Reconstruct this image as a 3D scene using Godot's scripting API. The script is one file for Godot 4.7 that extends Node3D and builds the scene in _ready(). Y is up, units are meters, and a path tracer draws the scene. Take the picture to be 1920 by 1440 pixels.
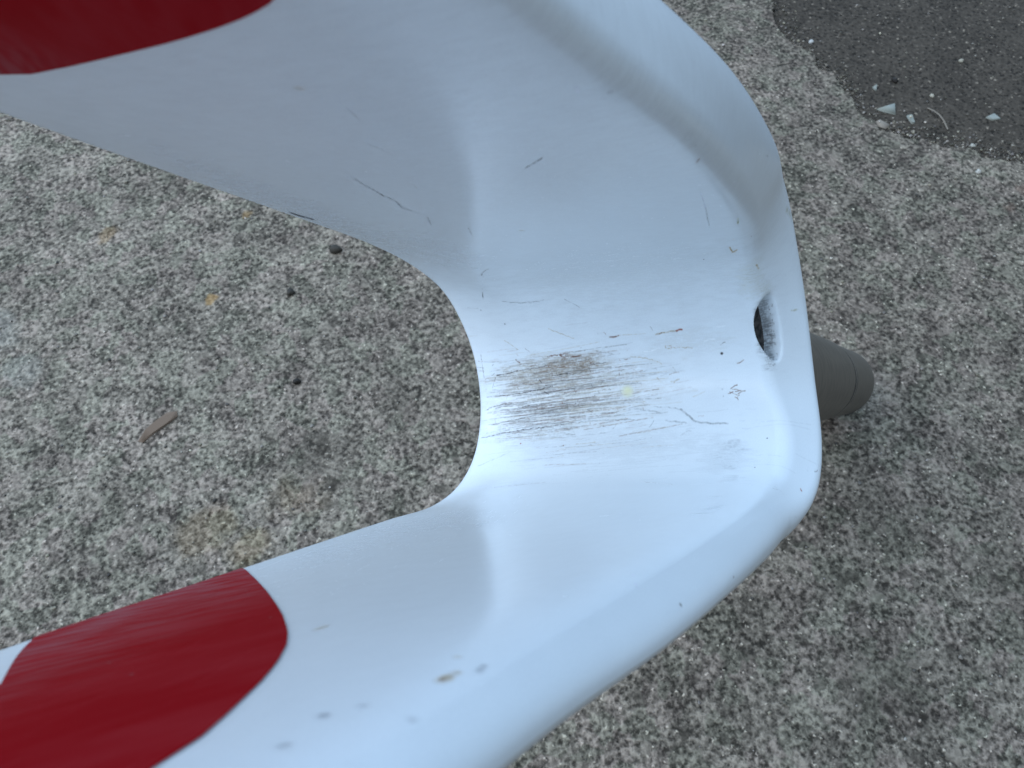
extends Node3D
# A scuffed white bicycle fork stood on its steerer tube, seen down into the crown between its blades.

const MM := 0.001
const ORIGIN := Vector3(-31.845, 236.101, -4.826)      # the crown's inner centre, in the fork's own axes (mm)
const TEX_W := 1200
const TEX_H := 2048
const TEX_X0 := -40.0
const TEX_XS := 96.0
const TEX_Y0 := -128.0
const TEX_YS := 256.0

const INK := Color(0.035, 0.03, 0.03)
const SOOT := Color(0.13, 0.115, 0.105)
const GREY := Color(0.32, 0.33, 0.34)
const RUSTY := Color(0.15, 0.075, 0.05)
const RUST := Color(0.36, 0.22, 0.09)
const RED := Color(0.26, 0.05, 0.03)
const TAN := Color(0.42, 0.34, 0.24)
const OLIVE := Color(0.32, 0.30, 0.17)
const VIOLET := Color(0.38, 0.34, 0.44)
const YELLOW := Color(0.80, 0.78, 0.42)
const CHIP := Color(0.93, 0.95, 0.96)

var rng := RandomNumberGenerator.new()
var stations: Array[PackedFloat64Array] = []
var run_u := PackedFloat64Array()      # station number
var run_y := PackedFloat64Array()      # millimetres along the arch from the crown's middle
var hole_edge := PackedVector2Array()  # the bolt hole's rim in surface millimetres
var breakup := soft_noise(0.06, 404, 3)
var paint_tex: ImageTexture
var gloss_tex: ImageTexture
var bump_tex: ImageTexture
var fork: Node3D


func _ready():
	# ---- camera ----
	var cam := Camera3D.new()
	cam.name = "camera"
	cam.fov = 50.0
	cam.near = 0.01
	cam.far = 200.0
	cam.position = Vector3(0, 0.29864, 0)
	cam.rotation_degrees = Vector3(-57, 0, 0)
	var lens := CameraAttributesPhysical.new()
	lens.frustum_focal_length = 25.73
	lens.frustum_near = 0.01
	lens.frustum_far = 200.0
	lens.frustum_focus_distance = 0.155
	lens.exposure_aperture = 58.0
	cam.attributes = lens
	cam.fov = 50.0
	add_child(cam)
	cam.current = true

	# ---- sky and light: bright overcast ----
	var sky_mat := PanoramaSkyMaterial.new()
	sky_mat.panorama = overcast_sky()
	var sky := Sky.new()
	sky.sky_material = sky_mat
	var env := Environment.new()
	env.background_mode = Environment.BG_SKY
	env.sky = sky
	env.background_energy_multiplier = 1.0
	env.ambient_light_source = Environment.AMBIENT_SOURCE_SKY
	env.tonemap_mode = Environment.TONE_MAPPER_LINEAR
	env.tonemap_exposure = 1.06
	env.sdfgi_enabled = true
	env.ssao_enabled = true
	env.ssil_enabled = true
	var we := WorldEnvironment.new()
	we.name = "world_environment"
	we.environment = env
	add_child(we)
	var sun := DirectionalLight3D.new()
	sun.name = "sun"
	sun.light_color = Color(1.0, 0.99, 0.97)
	sun.light_energy = 0.36
	sun.light_angular_distance = 45.0
	sun.shadow_enabled = true
	add_child(sun)
	sun.look_at_from_position(Vector3(-0.66, 0.73, 0.1), Vector3.ZERO, Vector3.RIGHT)

	# ---- ground ----
	build_ground()
	# ---- the fork ----
	add_stations()
	measure_run()
	paint_fork()
	build_fork()
	# ---- small things on the ground ----
	build_litter()


# a thinly veiled sky: pale overhead, bluer and brighter ahead, dull and grey behind the camera
func overcast_sky() -> ImageTexture:
	var w := 256
	var h := 128
	var im := Image.create(w, h, false, Image.FORMAT_RGBF)
	var toward := Vector3(-0.62, 0.45, -0.62).normalized()
	var dull := Color(0.055, 0.058, 0.06)
	var bright := Color(0.86, 1.38, 2.10)
	var veil := Color(0.25, 0.27, 0.26)
	for j in h:
		var up := PI * (0.5 - (j + 0.5) / h)
		for i in w:
			var around := TAU * ((i + 0.5) / w - 0.5)
			var d := Vector3(-sin(around) * cos(up), sin(up), cos(around) * cos(up))
			var t := smoothstep(-0.5, 0.78, d.dot(toward))
			var c := dull.lerp(bright, t) + veil * smoothstep(0.1, 0.9, d.y)
			if d.y < 0.0:
				c = Color(0.12, 0.12, 0.12)
			im.set_pixel(i, j, c)
	return ImageTexture.create_from_image(im)


# ------------------------------------------------------------------ helpers
func keep(mesh: Mesh, called: String, mat: Material, parent: Node) -> MeshInstance3D:
	var o := MeshInstance3D.new()
	o.name = called
	o.mesh = mesh
	if mat:
		o.material_override = mat
	parent.add_child(o, true)
	return o


func tag(o: Node, label: String, category: String, group := "") -> void:
	o.set_meta("label", label)
	o.set_meta("category", category)
	if group != "":
		o.set_meta("group", group)


func grid_mesh(v: PackedVector3Array, n: PackedVector3Array, uv: PackedVector2Array, rows: int, cols: int) -> ArrayMesh:
	var idx := PackedInt32Array()
	idx.resize((rows - 1) * (cols - 1) * 6)
	var k := 0
	for i in rows - 1:
		for j in cols - 1:
			var a := i * cols + j
			var b := a + cols
			idx[k] = a
			idx[k + 1] = b
			idx[k + 2] = a + 1
			idx[k + 3] = a + 1
			idx[k + 4] = b
			idx[k + 5] = b + 1
			k += 6
	# front faces run clockwise: turn the faces round if they disagree with the normals
	var m := (rows / 2) * cols + cols / 3
	var face := (v[m + cols] - v[m]).cross(v[m + 1] - v[m])
	if face.dot(n[m]) > 0.0:
		for t in range(0, idx.size(), 3):
			var s := idx[t]
			idx[t] = idx[t + 1]
			idx[t + 1] = s
	var arr := []
	arr.resize(Mesh.ARRAY_MAX)
	arr[Mesh.ARRAY_VERTEX] = v
	arr[Mesh.ARRAY_NORMAL] = n
	arr[Mesh.ARRAY_TEX_UV] = uv
	arr[Mesh.ARRAY_INDEX] = idx
	var out := ArrayMesh.new()
	out.add_surface_from_arrays(Mesh.PRIMITIVE_TRIANGLES, arr)
	return out


# one triangle, its corners put in clockwise order for their normals
func tri(st: SurfaceTool, p: Array, n: Array, uv: Array) -> void:
	var order := [0, 1, 2]
	var face: Vector3 = (p[1] - p[0]).cross(p[2] - p[0])
	if face.dot(n[0] + n[1] + n[2]) > 0.0:
		order = [0, 2, 1]
	for k in order:
		st.set_normal(n[k])
		st.set_uv(uv[k])
		st.add_vertex(p[k])


func cell_noise(freq: float, sd: int, ret: int, warp := 0.0) -> FastNoiseLite:
	var f := FastNoiseLite.new()
	f.noise_type = FastNoiseLite.TYPE_CELLULAR
	f.seed = sd
	f.frequency = freq
	f.cellular_return_type = ret
	f.fractal_type = FastNoiseLite.FRACTAL_NONE
	if warp > 0.0:
		f.domain_warp_enabled = true
		f.domain_warp_amplitude = warp
		f.domain_warp_frequency = freq * 1.3
		f.domain_warp_fractal_type = FastNoiseLite.DOMAIN_WARP_FRACTAL_NONE
	return f


func soft_noise(freq: float, sd: int, octaves := 4) -> FastNoiseLite:
	var f := FastNoiseLite.new()
	f.noise_type = FastNoiseLite.TYPE_SIMPLEX_SMOOTH
	f.seed = sd
	f.frequency = freq
	f.fractal_octaves = octaves
	return f


func grey_bytes(f: FastNoiseLite, w: int, h: int) -> PackedByteArray:
	var im := f.get_image(w, h, false, false, true)
	im.convert(Image.FORMAT_L8)
	return im.get_data()


# ------------------------------------------------------------------ ground
const GROUND := 0.72      # metres that one ground texture covers
const GROUND_X := -0.36
const GROUND_Z := -0.56

func concrete_material() -> StandardMaterial3D:
	var n := 2048
	var grain := grey_bytes(cell_noise(0.18, 11, FastNoiseLite.RETURN_CELL_VALUE, 14.0), n, n)
	var small := grey_bytes(cell_noise(0.27, 17, FastNoiseLite.RETURN_CELL_VALUE, 9.0), n, n)
	var fine := grey_bytes(cell_noise(0.46, 12, FastNoiseLite.RETURN_CELL_VALUE, 2.5), n, n)
	var dust := grey_bytes(soft_noise(0.12, 13, 5), n, n)
	var blot := grey_bytes(soft_noise(0.016, 18, 4), n, n)
	var wide := grey_bytes(soft_noise(0.005, 14, 3), n, n)
	var tint := grey_bytes(cell_noise(0.05, 15, FastNoiseLite.RETURN_CELL_VALUE, 22.0), n, n)
	var stone := grey_bytes(cell_noise(0.085, 19, FastNoiseLite.RETURN_CELL_VALUE, 5.0), n, n)
	var crack := grey_bytes(soft_noise(0.0045, 20, 5), n, n)
	var pit := grey_bytes(cell_noise(0.035, 16, FastNoiseLite.RETURN_DISTANCE, 10.0), n, n)
	var col := PackedByteArray()
	col.resize(n * n * 3)
	var hgt := PackedByteArray()
	hgt.resize(n * n)
	var to_srgb := PackedByteArray()
	for i in 1024:
		to_srgb.append(int(round(255.0 * Color(i / 1023.0, 0, 0).linear_to_srgb().r)))
	for i in n * n:
		var f := fine[i]
		var d := dust[i]
		var t := tint[i]
		var v := (0.20 * grain[i] + 0.26 * small[i] + 0.26 * f + 0.62 * d + 0.30 * blot[i]) / 418.0
		var h := v
		v = clampf((v - 0.5) * 2.8 + 0.52, 0.0, 1.0)
		var lum := 0.034 + 0.170 * v + 0.085 * v * v
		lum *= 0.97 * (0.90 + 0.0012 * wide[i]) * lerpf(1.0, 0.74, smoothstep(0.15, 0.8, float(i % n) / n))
		var q := stone[i]
		if q > 246:
			lum = lum * 0.6 + 0.075 + 0.0006 * (q - 246)
			h = h * 0.4 + 0.45
		elif q < 9:
			lum = lum * 0.5 + 0.016
			h = h * 0.4 + 0.3
		if absi(crack[i] - 118) < 1 and blot[i] > 132:
			lum *= 0.5
			h *= 0.3
		if f > 251 and d > 105:
			lum = 0.40
			h = 0.8
		elif pit[i] < 9 and d < 150:
			lum *= 0.35
			h = 0.12
		var r := lum * 1.235
		var b := lum * 0.765
		if t > 254:
			r *= 1.15
			b *= 0.72
		elif t > 190:
			r *= 1.035
			b *= 1.02
		elif t < 70:
			r *= 0.955
			b *= 0.97
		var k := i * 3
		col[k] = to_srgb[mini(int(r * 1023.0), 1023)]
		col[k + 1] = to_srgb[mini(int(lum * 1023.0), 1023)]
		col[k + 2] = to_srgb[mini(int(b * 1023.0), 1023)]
		hgt[i] = int(255.0 * clampf(h, 0.0, 1.0))
	# rusty and dark stains that lie on the slab
	for s in STAINS:
		stain(col, n, s[0], s[1], s[2], s[3], s[4])
	var m := StandardMaterial3D.new()
	m.albedo_texture = ImageTexture.create_from_image(Image.create_from_data(n, n, false, Image.FORMAT_RGB8, col))
	m.heightmap_enabled = true
	m.heightmap_texture = ImageTexture.create_from_image(Image.create_from_data(n, n, false, Image.FORMAT_L8, hgt))
	m.heightmap_scale = 0.11
	m.roughness = 0.88
	m.metallic_specular = 0.22
	return m


const OCHRE := Color(0.36, 0.19, 0.06)
const DARK := Color(0.055, 0.045, 0.034)
const PALE := Color(0.34, 0.32, 0.27)
const STAINS := [
	[-0.1397, -0.2411, 0.0035, OCHRE, 0.55], [-0.1987, -0.2812, 0.006, OCHRE, 0.25], [-0.1325, -0.2950, 0.003, OCHRE, 0.4],
	[-0.118, -0.127, 0.013, OCHRE, 0.13], [-0.100, -0.118, 0.010, OCHRE, 0.15], [-0.086, -0.140, 0.012, OCHRE, 0.1],
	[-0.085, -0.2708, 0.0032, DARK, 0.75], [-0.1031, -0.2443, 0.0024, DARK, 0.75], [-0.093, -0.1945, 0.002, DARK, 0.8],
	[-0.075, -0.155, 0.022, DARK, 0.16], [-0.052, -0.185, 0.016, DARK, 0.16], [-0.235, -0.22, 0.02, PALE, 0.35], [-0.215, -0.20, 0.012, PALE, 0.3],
	[0.262, -0.312, 0.006, Color(0.12, 0.07, 0.05), 0.4], [0.25, -0.30, 0.004, Color(0.12, 0.07, 0.05), 0.4],
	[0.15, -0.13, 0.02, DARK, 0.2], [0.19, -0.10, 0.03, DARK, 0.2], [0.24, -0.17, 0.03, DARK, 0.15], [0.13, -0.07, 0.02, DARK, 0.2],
]

func stain(col: PackedByteArray, n: int, x: float, z: float, r: float, c: Color, share: float) -> void:
	var s := c.linear_to_srgb()
	var px := (x - GROUND_X) / GROUND * n
	var py := (z - GROUND_Z) / GROUND * n
	var pr := r / GROUND * n
	var rough := soft_noise(0.02, 77, 4)
	for j in range(maxi(0, int(py - pr * 1.5)), mini(n, int(py + pr * 1.5))):
		for i in range(maxi(0, int(px - pr * 1.5)), mini(n, int(px + pr * 1.5))):
			var d := Vector2(i - px, j - py).length() / pr + 0.55 * rough.get_noise_2d(i * 60.0 / pr * 0.5, j * 60.0 / pr * 0.5)
			var a := share * (1.0 - smoothstep(0.45, 1.05, d))
			if a <= 0.0:
				continue
			var k := (j * n + i) * 3
			col[k] = int(lerpf(col[k], 255.0 * s.r, a))
			col[k + 1] = int(lerpf(col[k + 1], 255.0 * s.g, a))
			col[k + 2] = int(lerpf(col[k + 2], 255.0 * s.b, a))


func asphalt_material() -> StandardMaterial3D:
	var n := 1024
	var grain := grey_bytes(cell_noise(0.30, 31, FastNoiseLite.RETURN_CELL_VALUE, 3.0), n, n)
	var dust := grey_bytes(soft_noise(0.09, 32, 5), n, n)
	var wide := grey_bytes(soft_noise(0.01, 33, 3), n, n)
	var col := PackedByteArray()
	col.resize(n * n * 3)
	var hgt := PackedByteArray()
	hgt.resize(n * n)
	for i in n * n:
		var g := grain[i]
		var v := 0.014 + 0.00013 * g + 0.00012 * dust[i] + 0.00008 * wide[i]
		var h := 0.002 * g + 0.0012 * dust[i]
		if g > 250 and dust[i] > 120:
			v = 0.26
		elif g > 236 and dust[i] > 140:
			v = 0.13
		elif g < 22:
			v *= 0.55
			h = 0.1
		var c := Color(v * 1.04, v * 0.82, v * 0.62).linear_to_srgb()
		var k := i * 3
		col[k] = int(c.r * 255.0)
		col[k + 1] = int(c.g * 255.0)
		col[k + 2] = int(c.b * 255.0)
		hgt[i] = int(255.0 * clampf(h, 0.0, 1.0))
	var m := StandardMaterial3D.new()
	m.albedo_texture = ImageTexture.create_from_image(Image.create_from_data(n, n, false, Image.FORMAT_RGB8, col))
	m.heightmap_enabled = true
	m.heightmap_texture = ImageTexture.create_from_image(Image.create_from_data(n, n, false, Image.FORMAT_L8, hgt))
	m.heightmap_scale = 0.06
	m.roughness = 0.85
	m.metallic_specular = 0.22
	m.uv1_scale = Vector3(2, 2, 1)
	return m


func ground_uv(x: float, z: float) -> Vector2:
	return Vector2((x - GROUND_X) / GROUND, (z - GROUND_Z) / GROUND)


func build_ground():
	# asphalt: one wide sheet under the thin worn edge of the concrete
	var st := SurfaceTool.new()
	st.begin(Mesh.PRIMITIVE_TRIANGLES)
	var e := 30.0
	for p in [Vector2(-e, -e), Vector2(e, -e), Vector2(e, e), Vector2(-e, -e), Vector2(e, e), Vector2(-e, e)]:
		st.set_normal(Vector3.UP)
		st.set_uv(ground_uv(p.x, p.y))
		st.add_vertex(Vector3(p.x, -0.0022, p.y))
	var road := keep(st.commit(), "asphalt_road", asphalt_material(), self)
	road.set_meta("kind", "structure")

	# concrete: everything on the near side of a ragged edge
	var edge := PackedVector2Array([Vector2(-30, -30), Vector2(0.9, -30), Vector2(0.55, -3.0), Vector2(0.21, -0.72), Vector2(0.168, -0.55), Vector2(0.1611, -0.4779), Vector2(0.159, -0.4542), Vector2(0.1644, -0.4363), Vector2(0.1766, -0.4231), Vector2(0.1758, -0.4097), Vector2(0.1842, -0.4063), Vector2(0.1867, -0.394), Vector2(0.1899, -0.3815), Vector2(0.191, -0.3694), Vector2(0.1978, -0.3655), Vector2(0.1982, -0.358), Vector2(0.2053, -0.3563), Vector2(0.2116, -0.3508), Vector2(0.2193, -0.3508), Vector2(0.2304, -0.3437), Vector2(0.2438, -0.3437), Vector2(0.2488, -0.3354), Vector2(0.2577, -0.3342), Vector2(0.2679, -0.3314), Vector2(0.30, -0.324), Vector2(0.36, -0.30), Vector2(0.7, -0.22), Vector2(4.0, 1.2), Vector2(30, 12), Vector2(30, 30), Vector2(-30, 30)])
	var poly := PackedVector2Array()
	rng.seed = 5
	for i in edge.size():
		var a := edge[i]
		var b := edge[(i + 1) % edge.size()]
		poly.append(a)
		if a.length() < 0.9 and b.length() < 0.9:
			var steps := int(a.distance_to(b) / 0.0012)
			var side := (b - a).orthogonal().normalized()
			for k in range(1, steps):
				poly.append(a.lerp(b, float(k) / steps) + side * rng.randf_range(-0.0011, 0.0011))
	var tri := Geometry2D.triangulate_polygon(poly)
	st = SurfaceTool.new()
	st.begin(Mesh.PRIMITIVE_TRIANGLES)
	for k in range(0, tri.size(), 3):
		var a := poly[tri[k]]
		var b := poly[tri[k + 1]]
		var c := poly[tri[k + 2]]
		if (b - a).cross(c - a) < 0.0:
			var s := b
			b = c
			c = s
		for p in [a, b, c]:
			st.set_normal(Vector3.UP)
			st.set_uv(ground_uv(p.x, p.y))
			st.add_vertex(Vector3(p.x, 0, p.y))
	for i in poly.size():
		var a := poly[i]
		var b := poly[(i + 1) % poly.size()]
		if a.length() > 5.0 or b.length() > 5.0:
			continue
		var nn := Vector3((b - a).y, 0, -(b - a).x).normalized()
		var q := [Vector3(a.x, 0, a.y), Vector3(b.x, 0, b.y), Vector3(b.x, -0.0022, b.y) + nn * 0.001, Vector3(a.x, 0, a.y), Vector3(b.x, -0.0022, b.y) + nn * 0.001, Vector3(a.x, -0.0022, a.y) + nn * 0.001]
		for p in q:
			st.set_normal((nn + Vector3.UP).normalized())
			st.set_uv(ground_uv(p.x, p.z))
			st.add_vertex(p)
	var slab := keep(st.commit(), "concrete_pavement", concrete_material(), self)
	slab.set_meta("kind", "structure")


# ------------------------------------------------------------------ the fork's shape
# One station per line, from the end of one blade over the crown to the end of the other. In millimetres:
# place of the inner face sideways and down the blade, front lip, lip setback, front facet's edge, rear edge, rear outer corner, its depth, wall depth, the corner radii, and how far the outer back edge is drawn in.
func station(w, d, fl, ef, fm, fc, fs, es, t, ra, rb, rc, rd, re, ke):
	stations.append(PackedFloat64Array([w, d, fl, ef, fm, fc, fs, es, t, ra, rb, rc, rd, re, ke]))


func add_stations():
	station(40, 352, -16, 2, -7, -3, -2.5, 3, 8, 2, 3, 3, 3, 3, 4)
	station(34, 285, -20, 2.5, -6, 0, 0.5, 4, 9.5, 2.5, 5, 4, 4, 4, 4)
	station(27, 200, -27, 3, -5.5, 4.5, 5, 4.5, 11, 2.7, 6, 5, 5, 5, 4)
	station(20.61, 129.88, -32.09, 4.45, -0.09, 12.43, 10.64, 7.97, 10.96, 2.70, 7.00, 4.00, 5.53, 6.00, 6.00)
	station(20.29, 90.01, -34.26, 5.31, 2.24, 19.29, 18.59, 9.98, 12.44, 2.70, 8.00, 4.00, 6.09, 7.00, 6.00)
	station(19.92, 65.15, -34.38, 5.79, 0.27, 24.33, 24.71, 11.01, 14.08, 2.70, 4.00, 3.50, 5.73, 8.00, 6.00)
	station(20.09, 44.83, -33.50, 5.39, -5.76, 26.08, 28.94, 10.93, 14.69, 2.70, 2.50, 3.00, 5.40, 8.00, 6.00)
	station(20.18, 25.48, -31.68, 4.61, -13.02, 26.50, 31.49, 9.23, 15.22, 2.25, 2.00, 2.60, 4.25, 8.00, 6.00)
	station(19.43, 14.50, -29.04, 2.80, -17.37, 26.12, 31.67, 8.55, 16.56, 1.80, 1.50, 2.20, 3.46, 8.00, 6.00)
	station(16.65, 7.13, -27.05, 1.39, -19.03, 25.71, 32.21, 6.95, 18.67, 1.80, 2.00, 1.80, 2.78, 8.00, 6.00)
	station(9.21, 1.50, -25.69, 0.95, -19.92, 25.73, 32.65, 7.01, 21.79, 1.80, 2.00, 1.50, 1.86, 8.00, 6.00)
	station(0.39, -0.23, -25.24, 0.98, -20.17, 26.01, 33.02, 7.09, 22.53, 1.80, 2.00, 1.40, 1.72, 8.00, 6.00)
	station(-7.85, 1.60, -25.65, 0.73, -19.95, 27.81, 33.37, 5.99, 19.94, 1.80, 4.00, 2.00, 1.81, 8.00, 5.50)
	station(-13.19, 7.07, -26.88, 1.15, -19.37, 26.93, 31.96, 5.49, 13.22, 1.80, 5.00, 3.00, 1.78, 8.00, 5.00)
	station(-15.56, 14.33, -29.18, 1.99, -18.57, 24.88, 29.03, 4.95, 10.55, 1.80, 6.00, 5.00, 3.03, 9.00, 4.00)
	station(-16.91, 25.31, -31.62, 1.36, -16.72, 21.80, 27.13, 3.92, 9.63, 2.25, 4.00, 6.00, 3.29, 10.00, 3.00)
	station(-18.00, 44.35, -32.80, 1.13, -15.07, 18.61, 24.02, 3.88, 8.74, 2.70, 6.00, 7.00, 3.52, 10.00, 2.50)
	station(-18.91, 64.51, -33.31, 1.11, -12.85, 15.25, 20.35, 3.71, 8.11, 2.70, 7.00, 7.00, 3.72, 10.00, 2.00)
	station(-19.79, 89.63, -32.97, 1.13, -12.05, 11.67, 15.58, 2.76, 7.65, 2.70, 7.00, 7.00, 3.90, 9.00, 2.00)
	station(-21.89, 129.84, -31.23, 1.17, -12.28, 4.99, 9.54, 2.22, 7.96, 2.70, 7.00, 6.00, 4.08, 8.00, 2.00)
	station(-27, 200, -28, 3.2, -5, 5.5, 4.5, 2.6, 7.8, 2.7, 6, 9, 7, 5, 2)
	station(-34, 285, -20, 2.6, -5, 0, -0.5, 2.6, 7.5, 2.5, 5, 6, 5, 4, 2)
	station(-40, 352, -16, 2, -7, -3, -3.5, 2.6, 7, 2, 3, 3, 3, 3, 2)


func mix(u: float) -> PackedFloat64Array:
	var last := stations.size() - 1
	var i := clampi(int(floor(u)), 0, last - 1)
	var f := u - i
	var a := stations[maxi(i - 1, 0)]
	var b := stations[i]
	var c := stations[i + 1]
	var d := stations[mini(i + 2, last)]
	var q := PackedFloat64Array()
	q.resize(15)
	for k in 15:
		q[k] = 0.5 * (2.0 * b[k] + (c[k] - a[k]) * f + (2.0 * a[k] - 5.0 * b[k] + 4.0 * c[k] - d[k]) * f * f + (3.0 * b[k] - a[k] - 3.0 * c[k] + d[k]) * f * f * f)
	return q


func measure_run():
	var n := 440
	var last := stations.size() - 1
	var sum := 0.0
	var prev := Vector2.ZERO
	for i in n + 1:
		var u := float(last) * i / n
		var q := mix(u)
		var p := Vector2(q[0], q[1])
		if i > 0:
			sum += p.distance_to(prev)
		prev = p
		run_u.append(u)
		run_y.append(sum)
	var mid := run_y[n / 2]
	for i in n + 1:
		run_y[i] -= mid


func look_up(from: PackedFloat64Array, to: PackedFloat64Array, v: float) -> float:
	var lo := 0
	var hi := from.size() - 1
	while hi - lo > 1:
		var m := (lo + hi) / 2
		if from[m] <= v:
			lo = m
		else:
			hi = m
	return lerpf(to[lo], to[hi], clampf((v - from[lo]) / (from[hi] - from[lo]), 0.0, 1.0))


const ROUND_IN := [0.48, 0.48, 0.48, 0.48, 0.66, 0.55]      # share of the side before a corner that its rounding may take
const ROUND_OUT := [0.48, 0.48, 0.48, 0.30, 0.43, 0.48]
const HALF := 16      # samples on half a corner step

# The closed cross-section at station u: points in the fork's axes (mm) and their surface millimetres along the section.
class Section:
	var points := PackedVector3Array()
	var x := PackedFloat64Array()

func section(u: float) -> Section:
	var q := mix(u)
	var last := float(stations.size() - 1)
	var q1 := mix(clampf(u - 0.02, 0.0, last))
	var q2 := mix(clampf(u + 0.02, 0.0, last))
	var along := Vector2(q2[0] - q1[0], q2[1] - q1[1]).normalized()
	var outward := Vector2(-along.y, along.x)
	var c := PackedVector2Array([Vector2(q[2] + 3.0, q[8]), Vector2(q[2], q[3]), Vector2(q[4], 0), Vector2(q[5], 0), Vector2(q[6], q[7]), Vector2(q[6] - q[14], q[8])])
	var r := PackedFloat64Array([q[13], q[9], q[10], q[11], q[12], q[13]])
	var flat := PackedVector2Array()
	for i in 6:
		var p := c[i]
		var a := c[(i + 5) % 6] - p
		var b := c[(i + 1) % 6] - p
		var s := p + a.normalized() * minf(r[i], ROUND_IN[i] * a.length())
		var e := p + b.normalized() * minf(r[i], ROUND_OUT[i] * b.length())
		for j in HALF + 1:
			var t := float(j) / HALF
			flat.append(s * (1 - t) * (1 - t) + p * 2 * t * (1 - t) + e * t * t)
		var p2 := c[(i + 1) % 6]
		var e2 := p2 - b.normalized() * minf(r[(i + 1) % 6], ROUND_IN[(i + 1) % 6] * b.length())
		for j in range(1, HALF):
			flat.append(e + (e2 - e) * float(j) / HALF)
	flat.append(flat[0])
	var out := Section.new()
	var sum := 0.0
	for i in flat.size():
		if i > 0:
			sum += flat[i].distance_to(flat[i - 1])
		out.x.append(sum)
		var e := flat[i].y
		out.points.append(Vector3(flat[i].x + ORIGIN.x, q[1] + e * outward.y + ORIGIN.y, -(q[0] + e * outward.x) + ORIGIN.z))
	var from := out.x[3 * HALF]
	for i in out.x.size():
		out.x[i] += q[2] - from
	return out


# a point of the outer surface at (x, y) surface millimetres
func at_x(s: Section, x: float) -> Vector3:
	var lo := 0
	var hi := s.x.size() - 1
	while hi - lo > 1:
		var m := (lo + hi) / 2
		if s.x[m] <= x:
			lo = m
		else:
			hi = m
	return s.points[lo].lerp(s.points[hi], clampf((x - s.x[lo]) / (s.x[hi] - s.x[lo] + 1e-9), 0.0, 1.0))


func inside_hole(p: Vector2) -> float:     # millimetres inside the rim, negative outside
	var d := 1e9
	for i in hole_edge.size():
		d = minf(d, p.distance_to(Geometry2D.get_closest_point_to_segment(p, hole_edge[i], hole_edge[(i + 1) % hole_edge.size()])))
	return d if Geometry2D.is_point_in_polygon(p, hole_edge) else -d


const BORE := Vector3(-0.75, -0.66, 0.0)
const BORE_DEPTH := 3.6

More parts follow.
